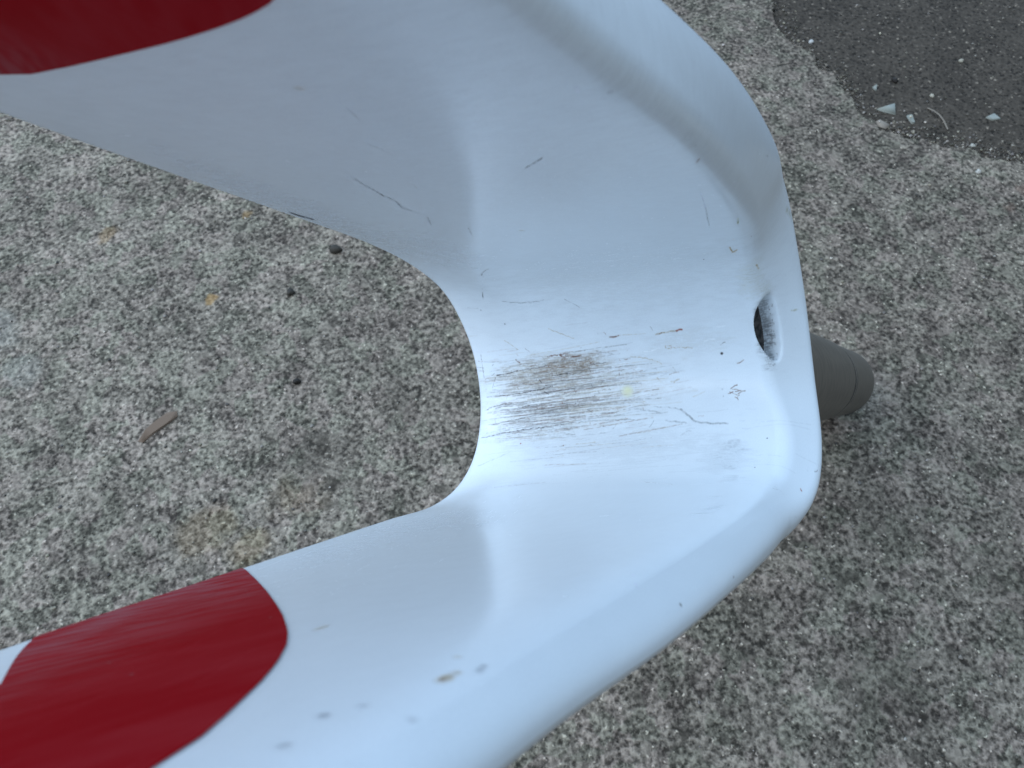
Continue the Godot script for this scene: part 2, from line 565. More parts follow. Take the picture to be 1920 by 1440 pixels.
func build_fork():
	fork = Node3D.new()
	fork.name = "bicycle_fork"
	add_child(fork)
	fork.transform = Transform3D(Basis(Vector3(0.93374, 0.33386, 0.12909), Vector3(-0.35296, 0.79881, 0.48715), Vector3(0.05952, -0.50043, 0.86373)).orthonormalized(), Vector3(0.13018, 0.0, -0.18212))
	tag(fork, "white bicycle fork with red bands and scratched crown, standing on its grey steerer tube", "bicycle fork")

	var curve := Curve2D.new()
	var rim := [Vector2(25.83, -12.97), Vector2(24.49, -12.65), Vector2(23.29, -11.20), Vector2(22.69, -9.21), Vector2(22.74, -7.06), Vector2(23.36, -5.08), Vector2(24.32, -3.50), Vector2(25.44, -2.58), Vector2(26.47, -2.78), Vector2(27.10, -4.26), Vector2(27.23, -6.62), Vector2(27.02, -9.31), Vector2(26.64, -11.72)]
	for i in rim.size() + 1:
		var h: Vector2 = (rim[(i + 1) % rim.size()] - rim[(i + rim.size() - 1) % rim.size()]) / 6.0
		curve.add_point(rim[i % rim.size()], -h, h)
	curve.bake_interval = 0.35
	hole_edge = curve.get_baked_points()
	hole_edge.remove_at(hole_edge.size() - 1)

	# rows along the arch, closer together across the crown and the bolt hole
	var us := PackedFloat64Array()
	var u := 0.0
	while u < 22.0001:
		us.append(u)
		var s := 0.2
		if u >= 3.0 and u < 19.0:
			s = 0.05
		if u >= 9.4 and u < 11.15:
			s = 0.0175
		u = minf(u + s, 22.0) if u < 21.9999 else 23.0
	# columns round the section
	var cs := PackedFloat64Array()
	var c := 0.0
	while c < 5.9999:
		cs.append(c)
		var s := 0.0625
		if c >= 2.5 and c < 2.9:
			s = 0.02
		if c >= 2.9 and c < 3.75:
			s = 0.0125
		c = snappedf(c + s, 0.00125)
	cs.append(6.0)
	var rows := us.size()
	var cols := cs.size()
	var v := PackedVector3Array()
	var uv := PackedVector2Array()
	v.resize(rows * cols)
	uv.resize(rows * cols)
	var box_lo := Vector2(20.5, -14.5)
	var box_hi := Vector2(29.5, 1.5)
	for i in rows:
		var s := section(us[i])
		var y := look_up(run_u, run_y, us[i])
		for j in cols:
			var k := cs[j] * 2 * HALF
			var lo := mini(int(k), s.points.size() - 2)
			var p := s.points[lo].lerp(s.points[lo + 1], k - lo)
			var x := lerpf(s.x[lo], s.x[lo + 1], k - lo)
			var shift := 0.0
			if x > box_lo.x and x < box_hi.x and y > box_lo.y and y < box_hi.y:
				var d := inside_hole(Vector2(x, y))
				if d > -0.7:
					var sink := 0.18 * smoothstep(-0.7, 0.05, d) * smoothstep(-0.7, 0.05, d) + (BORE_DEPTH - 0.18) * smoothstep(-0.02, 0.42, d)
					p += BORE * sink
					shift = maxf(0.0, sink - 0.18) * 0.9
			v[i * cols + j] = p * MM
			uv[i * cols + j] = Vector2((x - shift - TEX_X0) / TEX_XS, (y - TEX_Y0) / TEX_YS)
	var n := PackedVector3Array()
	n.resize(rows * cols)
	for i in rows:
		for j in cols:
			var a := v[mini(i + 1, rows - 1) * cols + j] - v[maxi(i - 1, 0) * cols + j]
			var l := j - 1 if j > 0 else cols - 2
			var r := j + 1 if j < cols - 1 else 1
			n[i * cols + j] = (v[i * cols + r] - v[i * cols + l]).cross(a).normalized()
	var centre := Vector3.ZERO
	var mid := rows / 2
	for j in cols:
		centre += v[mid * cols + j] / cols
	if n[mid * cols + cols / 3].dot(v[mid * cols + cols / 3] - centre) < 0.0:
		for i in n.size():
			n[i] = -n[i]

	var white := StandardMaterial3D.new()
	white.albedo_texture = paint_tex
	white.roughness_texture = gloss_tex
	white.roughness_texture_channel = BaseMaterial3D.TEXTURE_CHANNEL_RED
	white.roughness = 1.0
	white.metallic_specular = 0.5
	white.texture_repeat = false
	white.heightmap_enabled = true
	white.heightmap_texture = bump_tex
	white.heightmap_scale = 0.008
	var cut_a := 0
	var cut_b := 0
	for i in rows:
		if us[i] <= 6.7:
			cut_a = i
		if us[i] <= 15.6:
			cut_b = i
	var blade_a := keep(piece(v, n, uv, cols, 0, cut_a), "fork_blade", white, fork)
	blade_a.set_meta("label", "upper white blade with a dark red band, nearest the camera")
	var crown := keep(piece(v, n, uv, cols, cut_a, cut_b), "fork_crown", white, fork)
	crown.set_meta("label", "scratched white inside of the crown with the bolt hole")
	var blade_b := keep(piece(v, n, uv, cols, cut_b, rows - 1), "fork_blade", white, fork)
	blade_b.set_meta("label", "lower white blade with a bright red band")

	# the sleeve at the bottom of the bolt hole
	var grit := StandardMaterial3D.new()
	grit.albedo_texture = speckle(64, Color(0.015, 0.015, 0.015), Color(0.13, 0.11, 0.10), 91)
	grit.uv1_scale = Vector3(1, 1, 1)
	grit.roughness = 0.7
	grit.metallic = 0.3
	keep(hole_floor(), "bolt_sleeve", grit, crown)

	# painted bands
	var red := StandardMaterial3D.new()
	red.albedo_texture = red_paint()
	red.roughness = 0.42
	red.metallic_specular = 0.05
	var low_near := [Vector2(-46.00, 65.86), Vector2(-38.00, 66.36), Vector2(-34.37, 67.36), Vector2(-32.37, 68.86), Vector2(-26.15, 74.88), Vector2(-20.28, 80.79), Vector2(-15.76, 85.52), Vector2(-12.04, 89.52), Vector2(-9.01, 93.11), Vector2(-7.71, 94.78), Vector2(-6.24, 97.00), Vector2(-4.71, 100.00), Vector2(-3.49, 102.88), Vector2(-1.97, 107.79), Vector2(-0.98, 111.56), Vector2(-0.71, 113.38), Vector2(-0.41, 117.38), Vector2(-0.21, 127.38)]
	var low_far := [Vector2(-46.00, 90.18), Vector2(-36.28, 92.68), Vector2(-33.28, 95.18), Vector2(-31.08, 97.90), Vector2(-28.92, 100.30), Vector2(-26.49, 102.72), Vector2(-24.77, 104.38), Vector2(-22.63, 106.42), Vector2(-20.63, 115.42), Vector2(-17.63, 128.42), Vector2(-0.21, 140.42)]
	var up_near := [Vector2(-46.00, -105.29), Vector2(-25.16, -105.29), Vector2(-22.34, -104.89), Vector2(-17.82, -105.56), Vector2(-13.39, -106.37), Vector2(-8.68, -107.29), Vector2(-4.87, -108.06), Vector2(-1.82, -108.69), Vector2(0.66, -109.29), Vector2(2.88, -110.04), Vector2(6.88, -112.54), Vector2(10.88, -118.04), Vector2(12.88, -128.04)]
	var up_far := [Vector2(-46, -150), Vector2(12.88, -152)]
	keep(band(low_near, low_far), "red_band", red, blade_b)
	keep(band(up_near, up_far), "red_band", red, blade_a)

	# dropouts at the blade ends, out of the picture
	for s in [0, 1]:
		var q := mix(0.0 if s == 0 else 22.0)
		var plate := CSGPolygon3D.new()
		plate.polygon = PackedVector2Array([Vector2(-9, -6), Vector2(9, -6), Vector2(11, 12), Vector2(6, 24), Vector2(4.7, 24), Vector2(4.7, 14), Vector2(2.5, 11), Vector2(-2.5, 11), Vector2(-4.7, 14), Vector2(-4.7, 24), Vector2(-6, 24), Vector2(-11, 12)])
		plate.depth = 5.0
		plate.scale = Vector3.ONE * MM
		plate.position = (Vector3(q[2] * 0.6 + ORIGIN.x, q[1] + ORIGIN.y, -q[0] + ORIGIN.z + (1.0 if s == 0 else 5.0) + (-2.5 if s == 0 else 2.5))) * MM
		var pm := StandardMaterial3D.new()
		pm.albedo_color = Color(0.6, 0.61, 0.62)
		pm.metallic = 0.8
		pm.roughness = 0.4
		plate.material = pm
		plate.name = "dropout"
		(blade_a if s == 0 else blade_b).add_child(plate, true)

	build_steerer()


func piece(v: PackedVector3Array, n: PackedVector3Array, uv: PackedVector2Array, cols: int, from: int, to: int) -> ArrayMesh:
	return grid_mesh(v.slice(from * cols, (to + 1) * cols), n.slice(from * cols, (to + 1) * cols), uv.slice(from * cols, (to + 1) * cols), to - from + 1, cols)


func along_line(line: Array, x: float) -> float:
	for i in line.size() - 1:
		if x <= line[i + 1].x:
			return lerpf(line[i].y, line[i + 1].y, clampf((x - line[i].x) / (line[i + 1].x - line[i].x), 0.0, 1.0))
	return line[-1].y


# a painted band between two lines drawn on the surface, a coat of paint proud of it
func band(near: Array, far: Array) -> ArrayMesh:
	var x0: float = near[0].x
	var x1: float = near[-1].x
	var rows := 90
	var cols := 60
	var v := PackedVector3Array()
	var n := PackedVector3Array()
	var uv := PackedVector2Array()
	for i in cols + 1:
		var x := lerpf(x0, x1, float(i) / cols)
		var a := along_line(near, x)
		var b := along_line(far, x)
		for j in rows + 1:
			var y := lerpf(a, b, float(j) / rows)
			var u := look_up(run_y, run_u, y)
			var s := section(u)
			var s2 := section(u + 0.02)
			var p := at_x(s, x)
			var nn := (at_x(s, x + 0.3) - at_x(s, x - 0.3)).cross(at_x(s2, x) - p).normalized()
			v.append(p)
			n.append(nn)
			uv.append(Vector2((x + 46.0) / 60.0, y / 60.0))
	# outward is away from the other blade's side of the section centre
	var s0 := section(look_up(run_y, run_u, (near[0].y + far[0].y) / 2.0))
	var c := Vector3.ZERO
	for p in s0.points:
		c += p / s0.points.size()
	var k := (cols / 2) * (rows + 1)
	var flip := -1.0 if n[k].dot(v[k] - c) < 0.0 else 1.0
	for i in v.size():
		n[i] *= flip
		v[i] = (v[i] + n[i] * 0.12) * MM
	return grid_mesh(v, n, uv, cols + 1, rows + 1)


func hole_floor() -> ArrayMesh:
	var st := SurfaceTool.new()
	st.begin(Mesh.PRIMITIVE_TRIANGLES)
	var c := Vector2.ZERO
	for p in hole_edge:
		c += p / hole_edge.size()
	var ring := []
	for k in 7:
		var row := []
		for p in hole_edge:
			var q := c.lerp(p, 1.0 * k / 6.0)
			var w := at_x(section(look_up(run_y, run_u, q.y)), q.x) + BORE * (BORE_DEPTH - 0.12 - 0.04 * (6 - k))
			row.append([w * MM, (q - c) / 12.0])
		ring.append(row)
	for k in 6:
		for i in hole_edge.size():
			var j := (i + 1) % hole_edge.size()
			for e in [ring[k][i], ring[k + 1][j], ring[k + 1][i], ring[k][i], ring[k][j], ring[k + 1][j]]:
				st.set_uv(e[1])
				st.add_vertex(e[0])
	st.generate_normals()
	return st.commit()


func lathe(profile: Array, axis_from: Vector3, axis_to: Vector3, around := 96) -> ArrayMesh:
	# profile: (distance along the axis, radius), millimetres
	var a := (axis_to - axis_from).normalized()
	var e1 := a.cross(Vector3.UP if absf(a.y) < 0.9 else Vector3.RIGHT).normalized()
	var e2 := a.cross(e1)
	var st := SurfaceTool.new()
	st.begin(Mesh.PRIMITIVE_TRIANGLES)
	for k in profile.size() - 1:
		var p: Vector2 = profile[k]
		var q: Vector2 = profile[k + 1]
		var t := q - p
		for i in around:
			var ang := [TAU * i / around, TAU * (i + 1) / around]
			for three in [[[p, 0], [q, 0], [q, 1]], [[p, 0], [q, 1], [p, 1]]]:
				var pp := []
				var nn := []
				var uu := []
				for e in three:
					var dir: Vector3 = e1 * cos(ang[e[1]]) + e2 * sin(ang[e[1]])
					nn.append((dir * t.x - a * t.y).normalized())
					uu.append(Vector2((float(i) + e[1]) / around, e[0].x / 60.0))
					pp.append((axis_from + a * e[0].x + dir * e[0].y) * MM)
				tri(st, pp, nn, uu)
	return st.commit()


func build_steerer():
	var from := Vector3(-18.955, 212.461, -8.201)
	var to := Vector3(8.630, 1.222, -10.177)
	var a := (to - from).normalized()
	from -= a * 10.0
	var l := from.distance_to(to)
	var tube := StandardMaterial3D.new()
	tube.albedo_texture = brushed(Color(0.10, 0.082, 0.062))
	tube.metallic = 0.0
	tube.metallic_specular = 0.5
	tube.roughness = 0.42
	var profile := [Vector2(0, 15.6), Vector2(24, 15.6), Vector2(25, 14.3), Vector2(l - 80.0, 14.3), Vector2(l - 79.6, 12.9), Vector2(l - 76.4, 12.85), Vector2(l - 76.0, 14.15), Vector2(l - 72.5, 14.15), Vector2(l - 72.1, 12.9), Vector2(l - 69.4, 12.85), Vector2(l - 69.0, 13.95), Vector2(l - 1.0, 13.9), Vector2(l, 13.4), Vector2(l, 11.6), Vector2(l - 60.0, 11.6)]
	var t := keep(lathe(profile, from, to), "steerer_tube", tube, fork)
	t.set_meta("label", "dull grey steerer tube with two turned grooves near its end")
	var dark := StandardMaterial3D.new()
	dark.albedo_color = Color(0.02, 0.018, 0.015)  # darkens the groove walls in the colour; light alone leaves them faint
	dark.roughness = 0.8
	keep(lathe([Vector2(l - 79.5, 12.97), Vector2(l - 76.5, 12.97), Vector2(l - 76.08, 14.1)], from, to), "groove", dark, t)
	keep(lathe([Vector2(l - 72.0, 12.97), Vector2(l - 69.5, 12.97), Vector2(l - 69.1, 13.9)], from, to), "groove", dark, t)


func brushed(base: Color) -> ImageTexture:
	var w := 256
	var h := 512
	var im := Image.create(w, h, false, Image.FORMAT_RGB8)
	var f := soft_noise(0.02, 51, 3)
	var g := soft_noise(0.05, 52, 4)
	for j in h:
		for i in w:
			var s := 1.0 + 0.45 * f.get_noise_2d(i * 1.5, j * 14.0) + 0.65 * g.get_noise_2d(i * 0.9, j * 0.9)
			im.set_pixel(i, j, (base * s).linear_to_srgb())
	return ImageTexture.create_from_image(im)


func speckle(n: int, lo: Color, hi: Color, sd: int) -> ImageTexture:
	var im := Image.create(n, n, false, Image.FORMAT_RGB8)
	var f := soft_noise(0.18, sd, 4)
	for j in n:
		for i in n:
			im.set_pixel(i, j, lo.lerp(hi, clampf(0.4 + 0.9 * f.get_noise_2d(i, j), 0.0, 1.0)).linear_to_srgb())
	return ImageTexture.create_from_image(im)


func red_paint() -> ImageTexture:
	var n := 512
	var im := Image.create(n, n, false, Image.FORMAT_RGB8)
	var f := soft_noise(0.012, 61, 4)
	var g := soft_noise(0.03, 62, 4)
	for j in n:
		for i in n:
			var dull := clampf(0.30 + 0.9 * f.get_noise_2d(i * 0.7 + j * 0.5, j * 0.35) + 0.35 * g.get_noise_2d(i * 2.6 + j * 1.2, j * 0.5), 0.0, 1.0)
			var dust := clampf(1.5 * (1.0 - i / (n * 0.52)), 0.0, 1.0) * clampf(0.5 + 1.3 * g.get_noise_2d(i * 3.0 + j * 2.2, j * 0.6), 0.0, 1.0)  # dusty lip, its pale sheen painted into the colour
			im.set_pixel(i, j, Color(0.29, 0.006, 0.010).lerp(Color(0.32, 0.020, 0.026), dull).lerp(Color(0.30, 0.11, 0.12), dust * 0.9).linear_to_srgb())
	# fine rubbed lines and a few chips down to the white
	rng.seed = 63
	for k in 110:
		var x := rng.randf_range(0, n * 0.8)
		var y := rng.randf_range(0, n)
		var l := rng.randi_range(8, 70)
		var c := Color(0.40, 0.07, 0.08) if rng.randf() < 0.7 else Color(0.12, 0.004, 0.008)
		for t in l:
			var px := Vector2i(posmod(int(x + t * 0.12), n), posmod(int(y + t), n))
			im.set_pixelv(px, im.get_pixelv(px).lerp(c.linear_to_srgb(), rng.randf_range(0.05, 0.4)))
	for k in 26:
		var px := Vector2i(rng.randi_range(2, n - 3), rng.randi_range(2, n - 3))
		for d in [Vector2i(0, 0), Vector2i(1, 0), Vector2i(0, 1)]:
			im.set_pixelv(px + d, Color(0.5, 0.35, 0.35))
	return ImageTexture.create_from_image(im)


# ------------------------------------------------------------------ the fork's paint
func stroke(p: PackedByteArray, x0: float, y0: float, x1: float, y1: float, width: float, c: Color, share: float):
	var s := c.linear_to_srgb()
	var sx := TEX_W / TEX_XS
	var sy := TEX_H / TEX_YS
	var a := Vector2((x0 - TEX_X0) * sx, (y0 - TEX_Y0) * sy)
	var b := Vector2((x1 - TEX_X0) * sx, (y1 - TEX_Y0) * sy)
	var steps := maxi(1, int(a.distance_to(b) / 0.7))
	var rx := maxf(0.75, width * 0.5 * sx)
	var ry := maxf(0.75, width * 0.5 * sy)
	var dot := a.distance_to(b) < 1.5
	var touched := {}
	var wob := rng.randf() * 100.0
	for k in steps + 1:
		var t := float(k) / steps
		var q := a.lerp(b, t) + (Vector2.ZERO if dot else Vector2(0, 0.5 * sin(t * 5.0 + wob)))
		var thin := 1.0 if dot else clampf(0.62 + 0.9 * breakup.get_noise_2d(k * 1.0 + wob * 37.0, wob * 11.0), 0.12, 1.0)
		for j in range(maxi(0, int(q.y - ry - 1)), mini(TEX_H, int(q.y + ry + 2))):
			for i in range(maxi(0, int(q.x - rx - 1)), mini(TEX_W, int(q.x + rx + 2))):
				var d := Vector2((i - q.x) / rx, (j - q.y) / ry).length()
				var f := share * thin * (1.0 - smoothstep(0.35, 1.25, d))
				if f <= 0.01:
					continue
				var key := j * TEX_W + i
				var had: float = touched.get(key, 0.0)
				if f > had:
					touched[key] = f
	for key in touched:
		var f: float = touched[key]
		var k: int = key * 3
		p[k] = int(lerpf(p[k], 255.0 * s.r, f))
		p[k + 1] = int(lerpf(p[k + 1], 255.0 * s.g, f))
		p[k + 2] = int(lerpf(p[k + 2], 255.0 * s.b, f))


func wash(p: PackedByteArray, cx: float, cy: float, rx: float, ry: float, c: Color, share: float, sd: int):
	# dirt rubbed along the wheel's direction
	var s := c.linear_to_srgb()
	var f := soft_noise(0.05, sd, 4)
	var g := soft_noise(0.25, sd + 1, 3)
	var sx := TEX_W / TEX_XS
	var sy := TEX_H / TEX_YS
	for j in range(maxi(0, int((cy - ry * 1.3 - TEX_Y0) * sy)), mini(TEX_H, int((cy + ry * 1.3 - TEX_Y0) * sy))):
		for i in range(maxi(0, int((cx - rx * 1.3 - TEX_X0) * sx)), mini(TEX_W, int((cx + rx * 1.3 - TEX_X0) * sx))):
			var x := i / sx + TEX_X0
			var y := j / sy + TEX_Y0
			var d := Vector2((x - cx) / rx, (y - cy) / ry).length() + 0.5 * f.get_noise_2d(x * 4.0, y * 12.0)
			var a := share * (1.0 - smoothstep(0.25, 1.0, d)) * clampf(0.55 + 0.9 * g.get_noise_2d(x * 1.6, y * 14.0) + 0.5 * f.get_noise_2d(x * 40.0, y * 40.0), 0.0, 1.0)
			if a <= 0.004:
				continue
			var k := (j * TEX_W + i) * 3
			p[k] = int(lerpf(p[k], 255.0 * s.r, a))
			p[k + 1] = int(lerpf(p[k + 1], 255.0 * s.g, a))
			p[k + 2] = int(lerpf(p[k + 2], 255.0 * s.b, a))


func paint_fork():
	var p := PackedByteArray()
	p.resize(TEX_W * TEX_H * 3)
	var mott := grey_bytes(soft_noise(0.012, 41, 4), TEX_W, TEX_H)
	var fine := grey_bytes(soft_noise(0.35, 42, 2), TEX_W, TEX_H)
	for i in TEX_W * TEX_H:
		var d := 0.012 * (mott[i] - 128) + 0.028 * (fine[i] - 128)
		var k := i * 3
		p[k] = int(232.0 + d)
		p[k + 1] = int(236.0 + d)
		p[k + 2] = int(238.0 + d * 0.9)
	rng.seed = 21
	# a thin film of grime over all of it
	wash(p, 0.0, -60.0, 45.0, 70.0, Color(0.42, 0.41, 0.42), 0.13, 341)
	wash(p, -22.0, 60.0, 14.0, 50.0, Color(0.44, 0.43, 0.42), 0.08, 343)
	wash(p, 5.0, -22.0, 25.0, 12.0, Color(0.45, 0.45, 0.40), 0.12, 345)
	# rubbed dirt on the crown
	wash(p, -8.0, 0.0, 20.0, 7.5, Color(0.34, 0.28, 0.21), 0.3, 301)
	wash(p, -14.0, -3.5, 13.0, 4.0, Color(0.27, 0.20, 0.13), 0.55, 303)
	wash(p, -8.0, -5.0, 8.0, 2.2, Color(0.16, 0.09, 0.045), 0.6, 305)
	wash(p, -15.0, 6.0, 13.0, 4.0, Color(0.30, 0.30, 0.29), 0.40, 307)
	wash(p, -2.0, 10.0, 22.0, 4.5, Color(0.42, 0.43, 0.44), 0.25, 309)
	wash(p, 12.0, -7.0, 9.0, 3.0, Color(0.45, 0.42, 0.36), 0.18, 311)
	wash(p, 17.0, 14.0, 5.0, 5.0, Color(0.34, 0.35, 0.36), 0.30, 313)
	wash(p, -19.0, 42.0, 16.0, 14.0, Color(0.40, 0.41, 0.44), 0.14, 315)
	wash(p, -26.0, 60.0, 10.0, 20.0, Color(0.40, 0.41, 0.44), 0.14, 317)
	wash(p, -22.0, -40.0, 12.0, 16.0, Color(0.34, 0.35, 0.37), 0.16, 319)
	wash(p, -29.0, -65.0, 6.0, 30.0, Color(0.34, 0.34, 0.38), 0.20, 321)
	wash(p, 23.0, -17.0, 3.0, 5.0, Color(0.42, 0.40, 0.30), 0.30, 323)
	wash(p, 24.6, -14.0, 2.4, 2.0, Color(0.34, 0.31, 0.22), 0.28, 325)
	# hairline scratches the tyre's grit left
	for i in 380:
		var x := rng.randfn(-11.0, 8.5)
		var y := rng.randfn(1.0, 4.6)
		var l := absf(rng.randfn(0.0, 5.0)) + 0.6
		var tilt := -0.06 + rng.randfn(0.0, 0.03) - 0.004 * (x + 10.0)
		stroke(p, maxf(x - l * 0.5, -25.0), y - l * 0.5 * tilt, minf(x + l * 0.5, 14.0), y + l * 0.5 * tilt, rng.randf_range(0.07, 0.13), [GREY, SOOT, TAN, RUSTY][rng.randi() % 4], rng.randf_range(0.12, 0.5))
	for i in 64:
		var x := rng.randf_range(-25.0, -14.0)
		var y := rng.randfn(1.5, 3.4)
		var l := rng.randf_range(5.0, 26.0)
		var bend := rng.randf_range(-0.9, -0.2)
		stroke(p, x, y, x + l * 0.5, y + bend * l * 0.06, rng.randf_range(0.09, 0.15), SOOT, rng.randf_range(0.2, 0.6))
		stroke(p, x + l * 0.5, y + bend * l * 0.06, x + l, y + bend * l * 0.085, rng.randf_range(0.08, 0.12), SOOT if rng.randf() < 0.5 else TAN, rng.randf_range(0.2, 0.5))
	for i in 80:
		var x := rng.randfn(-8.0, 8.0)
		var y := rng.randfn(-1.5, 3.6)
		var l := rng.randf_range(0.2, 0.9)
		var turn := rng.randf() * PI
		stroke(p, x, y, x + l * cos(turn), y + l * sin(turn), rng.randf_range(0.08, 0.18), RUSTY if rng.randf() < 0.35 else SOOT, rng.randf_range(0.15, 0.6))
	for i in 110:
		var x := rng.randfn(2.0, 14.0)
		var y := rng.randfn(13.0, 5.0)
		var l := absf(rng.randfn(0.0, 4.0)) + 0.5
		stroke(p, x - l * 0.5, y + l * 0.03, x + l * 0.5, y - l * 0.03, 0.1, GREY, rng.randf_range(0.06, 0.3))
	for i in 130:
		var x := rng.randf_range(-32.0, -8.0)
		var y := rng.randf_range(24.0, 95.0)
		var l := rng.randf_range(1.0, 6.0)
		stroke(p, x, y, x + l * 0.08, y + l, 0.1, GREY, rng.randf_range(0.05, 0.22))
	for i in 170:
		stroke(p, rng.randf_range(-34.0, 36.0), rng.randf_range(-95.0, 95.0), 0.0, 0.0, 0.12, GREY, 0.0)
	for i in 160:
		var x := rng.randf_range(-34.0, 36.0)
		var y := rng.randf_range(-95.0, 95.0)
		stroke(p, x, y, x, y, rng.randf_range(0.1, 0.28), GREY, rng.randf_range(0.1, 0.4))
	# grime specks on the bolt hole's wall, then washes that paint in its shade
	for i in 70:
		var x := rng.randf_range(23.6, 26.3)
		var y := rng.randf_range(-11.5, -1.6)
		var turn := rng.randf() * TAU
		var l := rng.randf_range(0.05, 0.5)
		stroke(p, x, y, x + l * cos(turn), y + l * sin(turn), rng.randf_range(0.08, 0.22), SOOT if rng.randf() < 0.6 else GREY, rng.randf_range(0.2, 0.7))
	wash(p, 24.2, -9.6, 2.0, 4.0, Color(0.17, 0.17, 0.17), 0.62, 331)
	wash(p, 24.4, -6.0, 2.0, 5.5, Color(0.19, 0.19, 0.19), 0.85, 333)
	# the marks one can pick out
	marks(p)
	# beyond the painted marks the coat goes on clean
	for i in TEX_W:
		for j in [0, 1, TEX_H - 2, TEX_H - 1]:
			for c in 3:
				p[(j * TEX_W + i) * 3 + c] = [232, 236, 238][c]
	for j in TEX_H:
		for i in [0, 1, TEX_W - 2, TEX_W - 1]:
			for c in 3:
				p[(j * TEX_W + i) * 3 + c] = [232, 236, 238][c]
	paint_tex = ImageTexture.create_from_image(Image.create_from_data(TEX_W, TEX_H, false, Image.FORMAT_RGB8, p))
	# rubbed and dirty paint is duller
	var g := PackedByteArray()
	g.resize(TEX_W * TEX_H)
	for i in TEX_W * TEX_H:
		g[i] = clampi(50 + (232 - p[i * 3]) * 2, 44, 210)
	# scratches cut in, and the coat has a slight orange peel
	var peel := grey_bytes(soft_noise(0.03, 43, 2), TEX_W, TEX_H)
	var b := PackedByteArray()
	b.resize(TEX_W * TEX_H)
	for i in TEX_W * TEX_H:
		b[i] = clampi(170 + (peel[i] - 128) / 6 - (236 - p[i * 3 + 1]), 0, 255)
	bump_tex = ImageTexture.create_from_image(Image.create_from_data(TEX_W, TEX_H, false, Image.FORMAT_L8, b))
	gloss_tex = ImageTexture.create_from_image(Image.create_from_data(TEX_W, TEX_H, false, Image.FORMAT_L8, g))


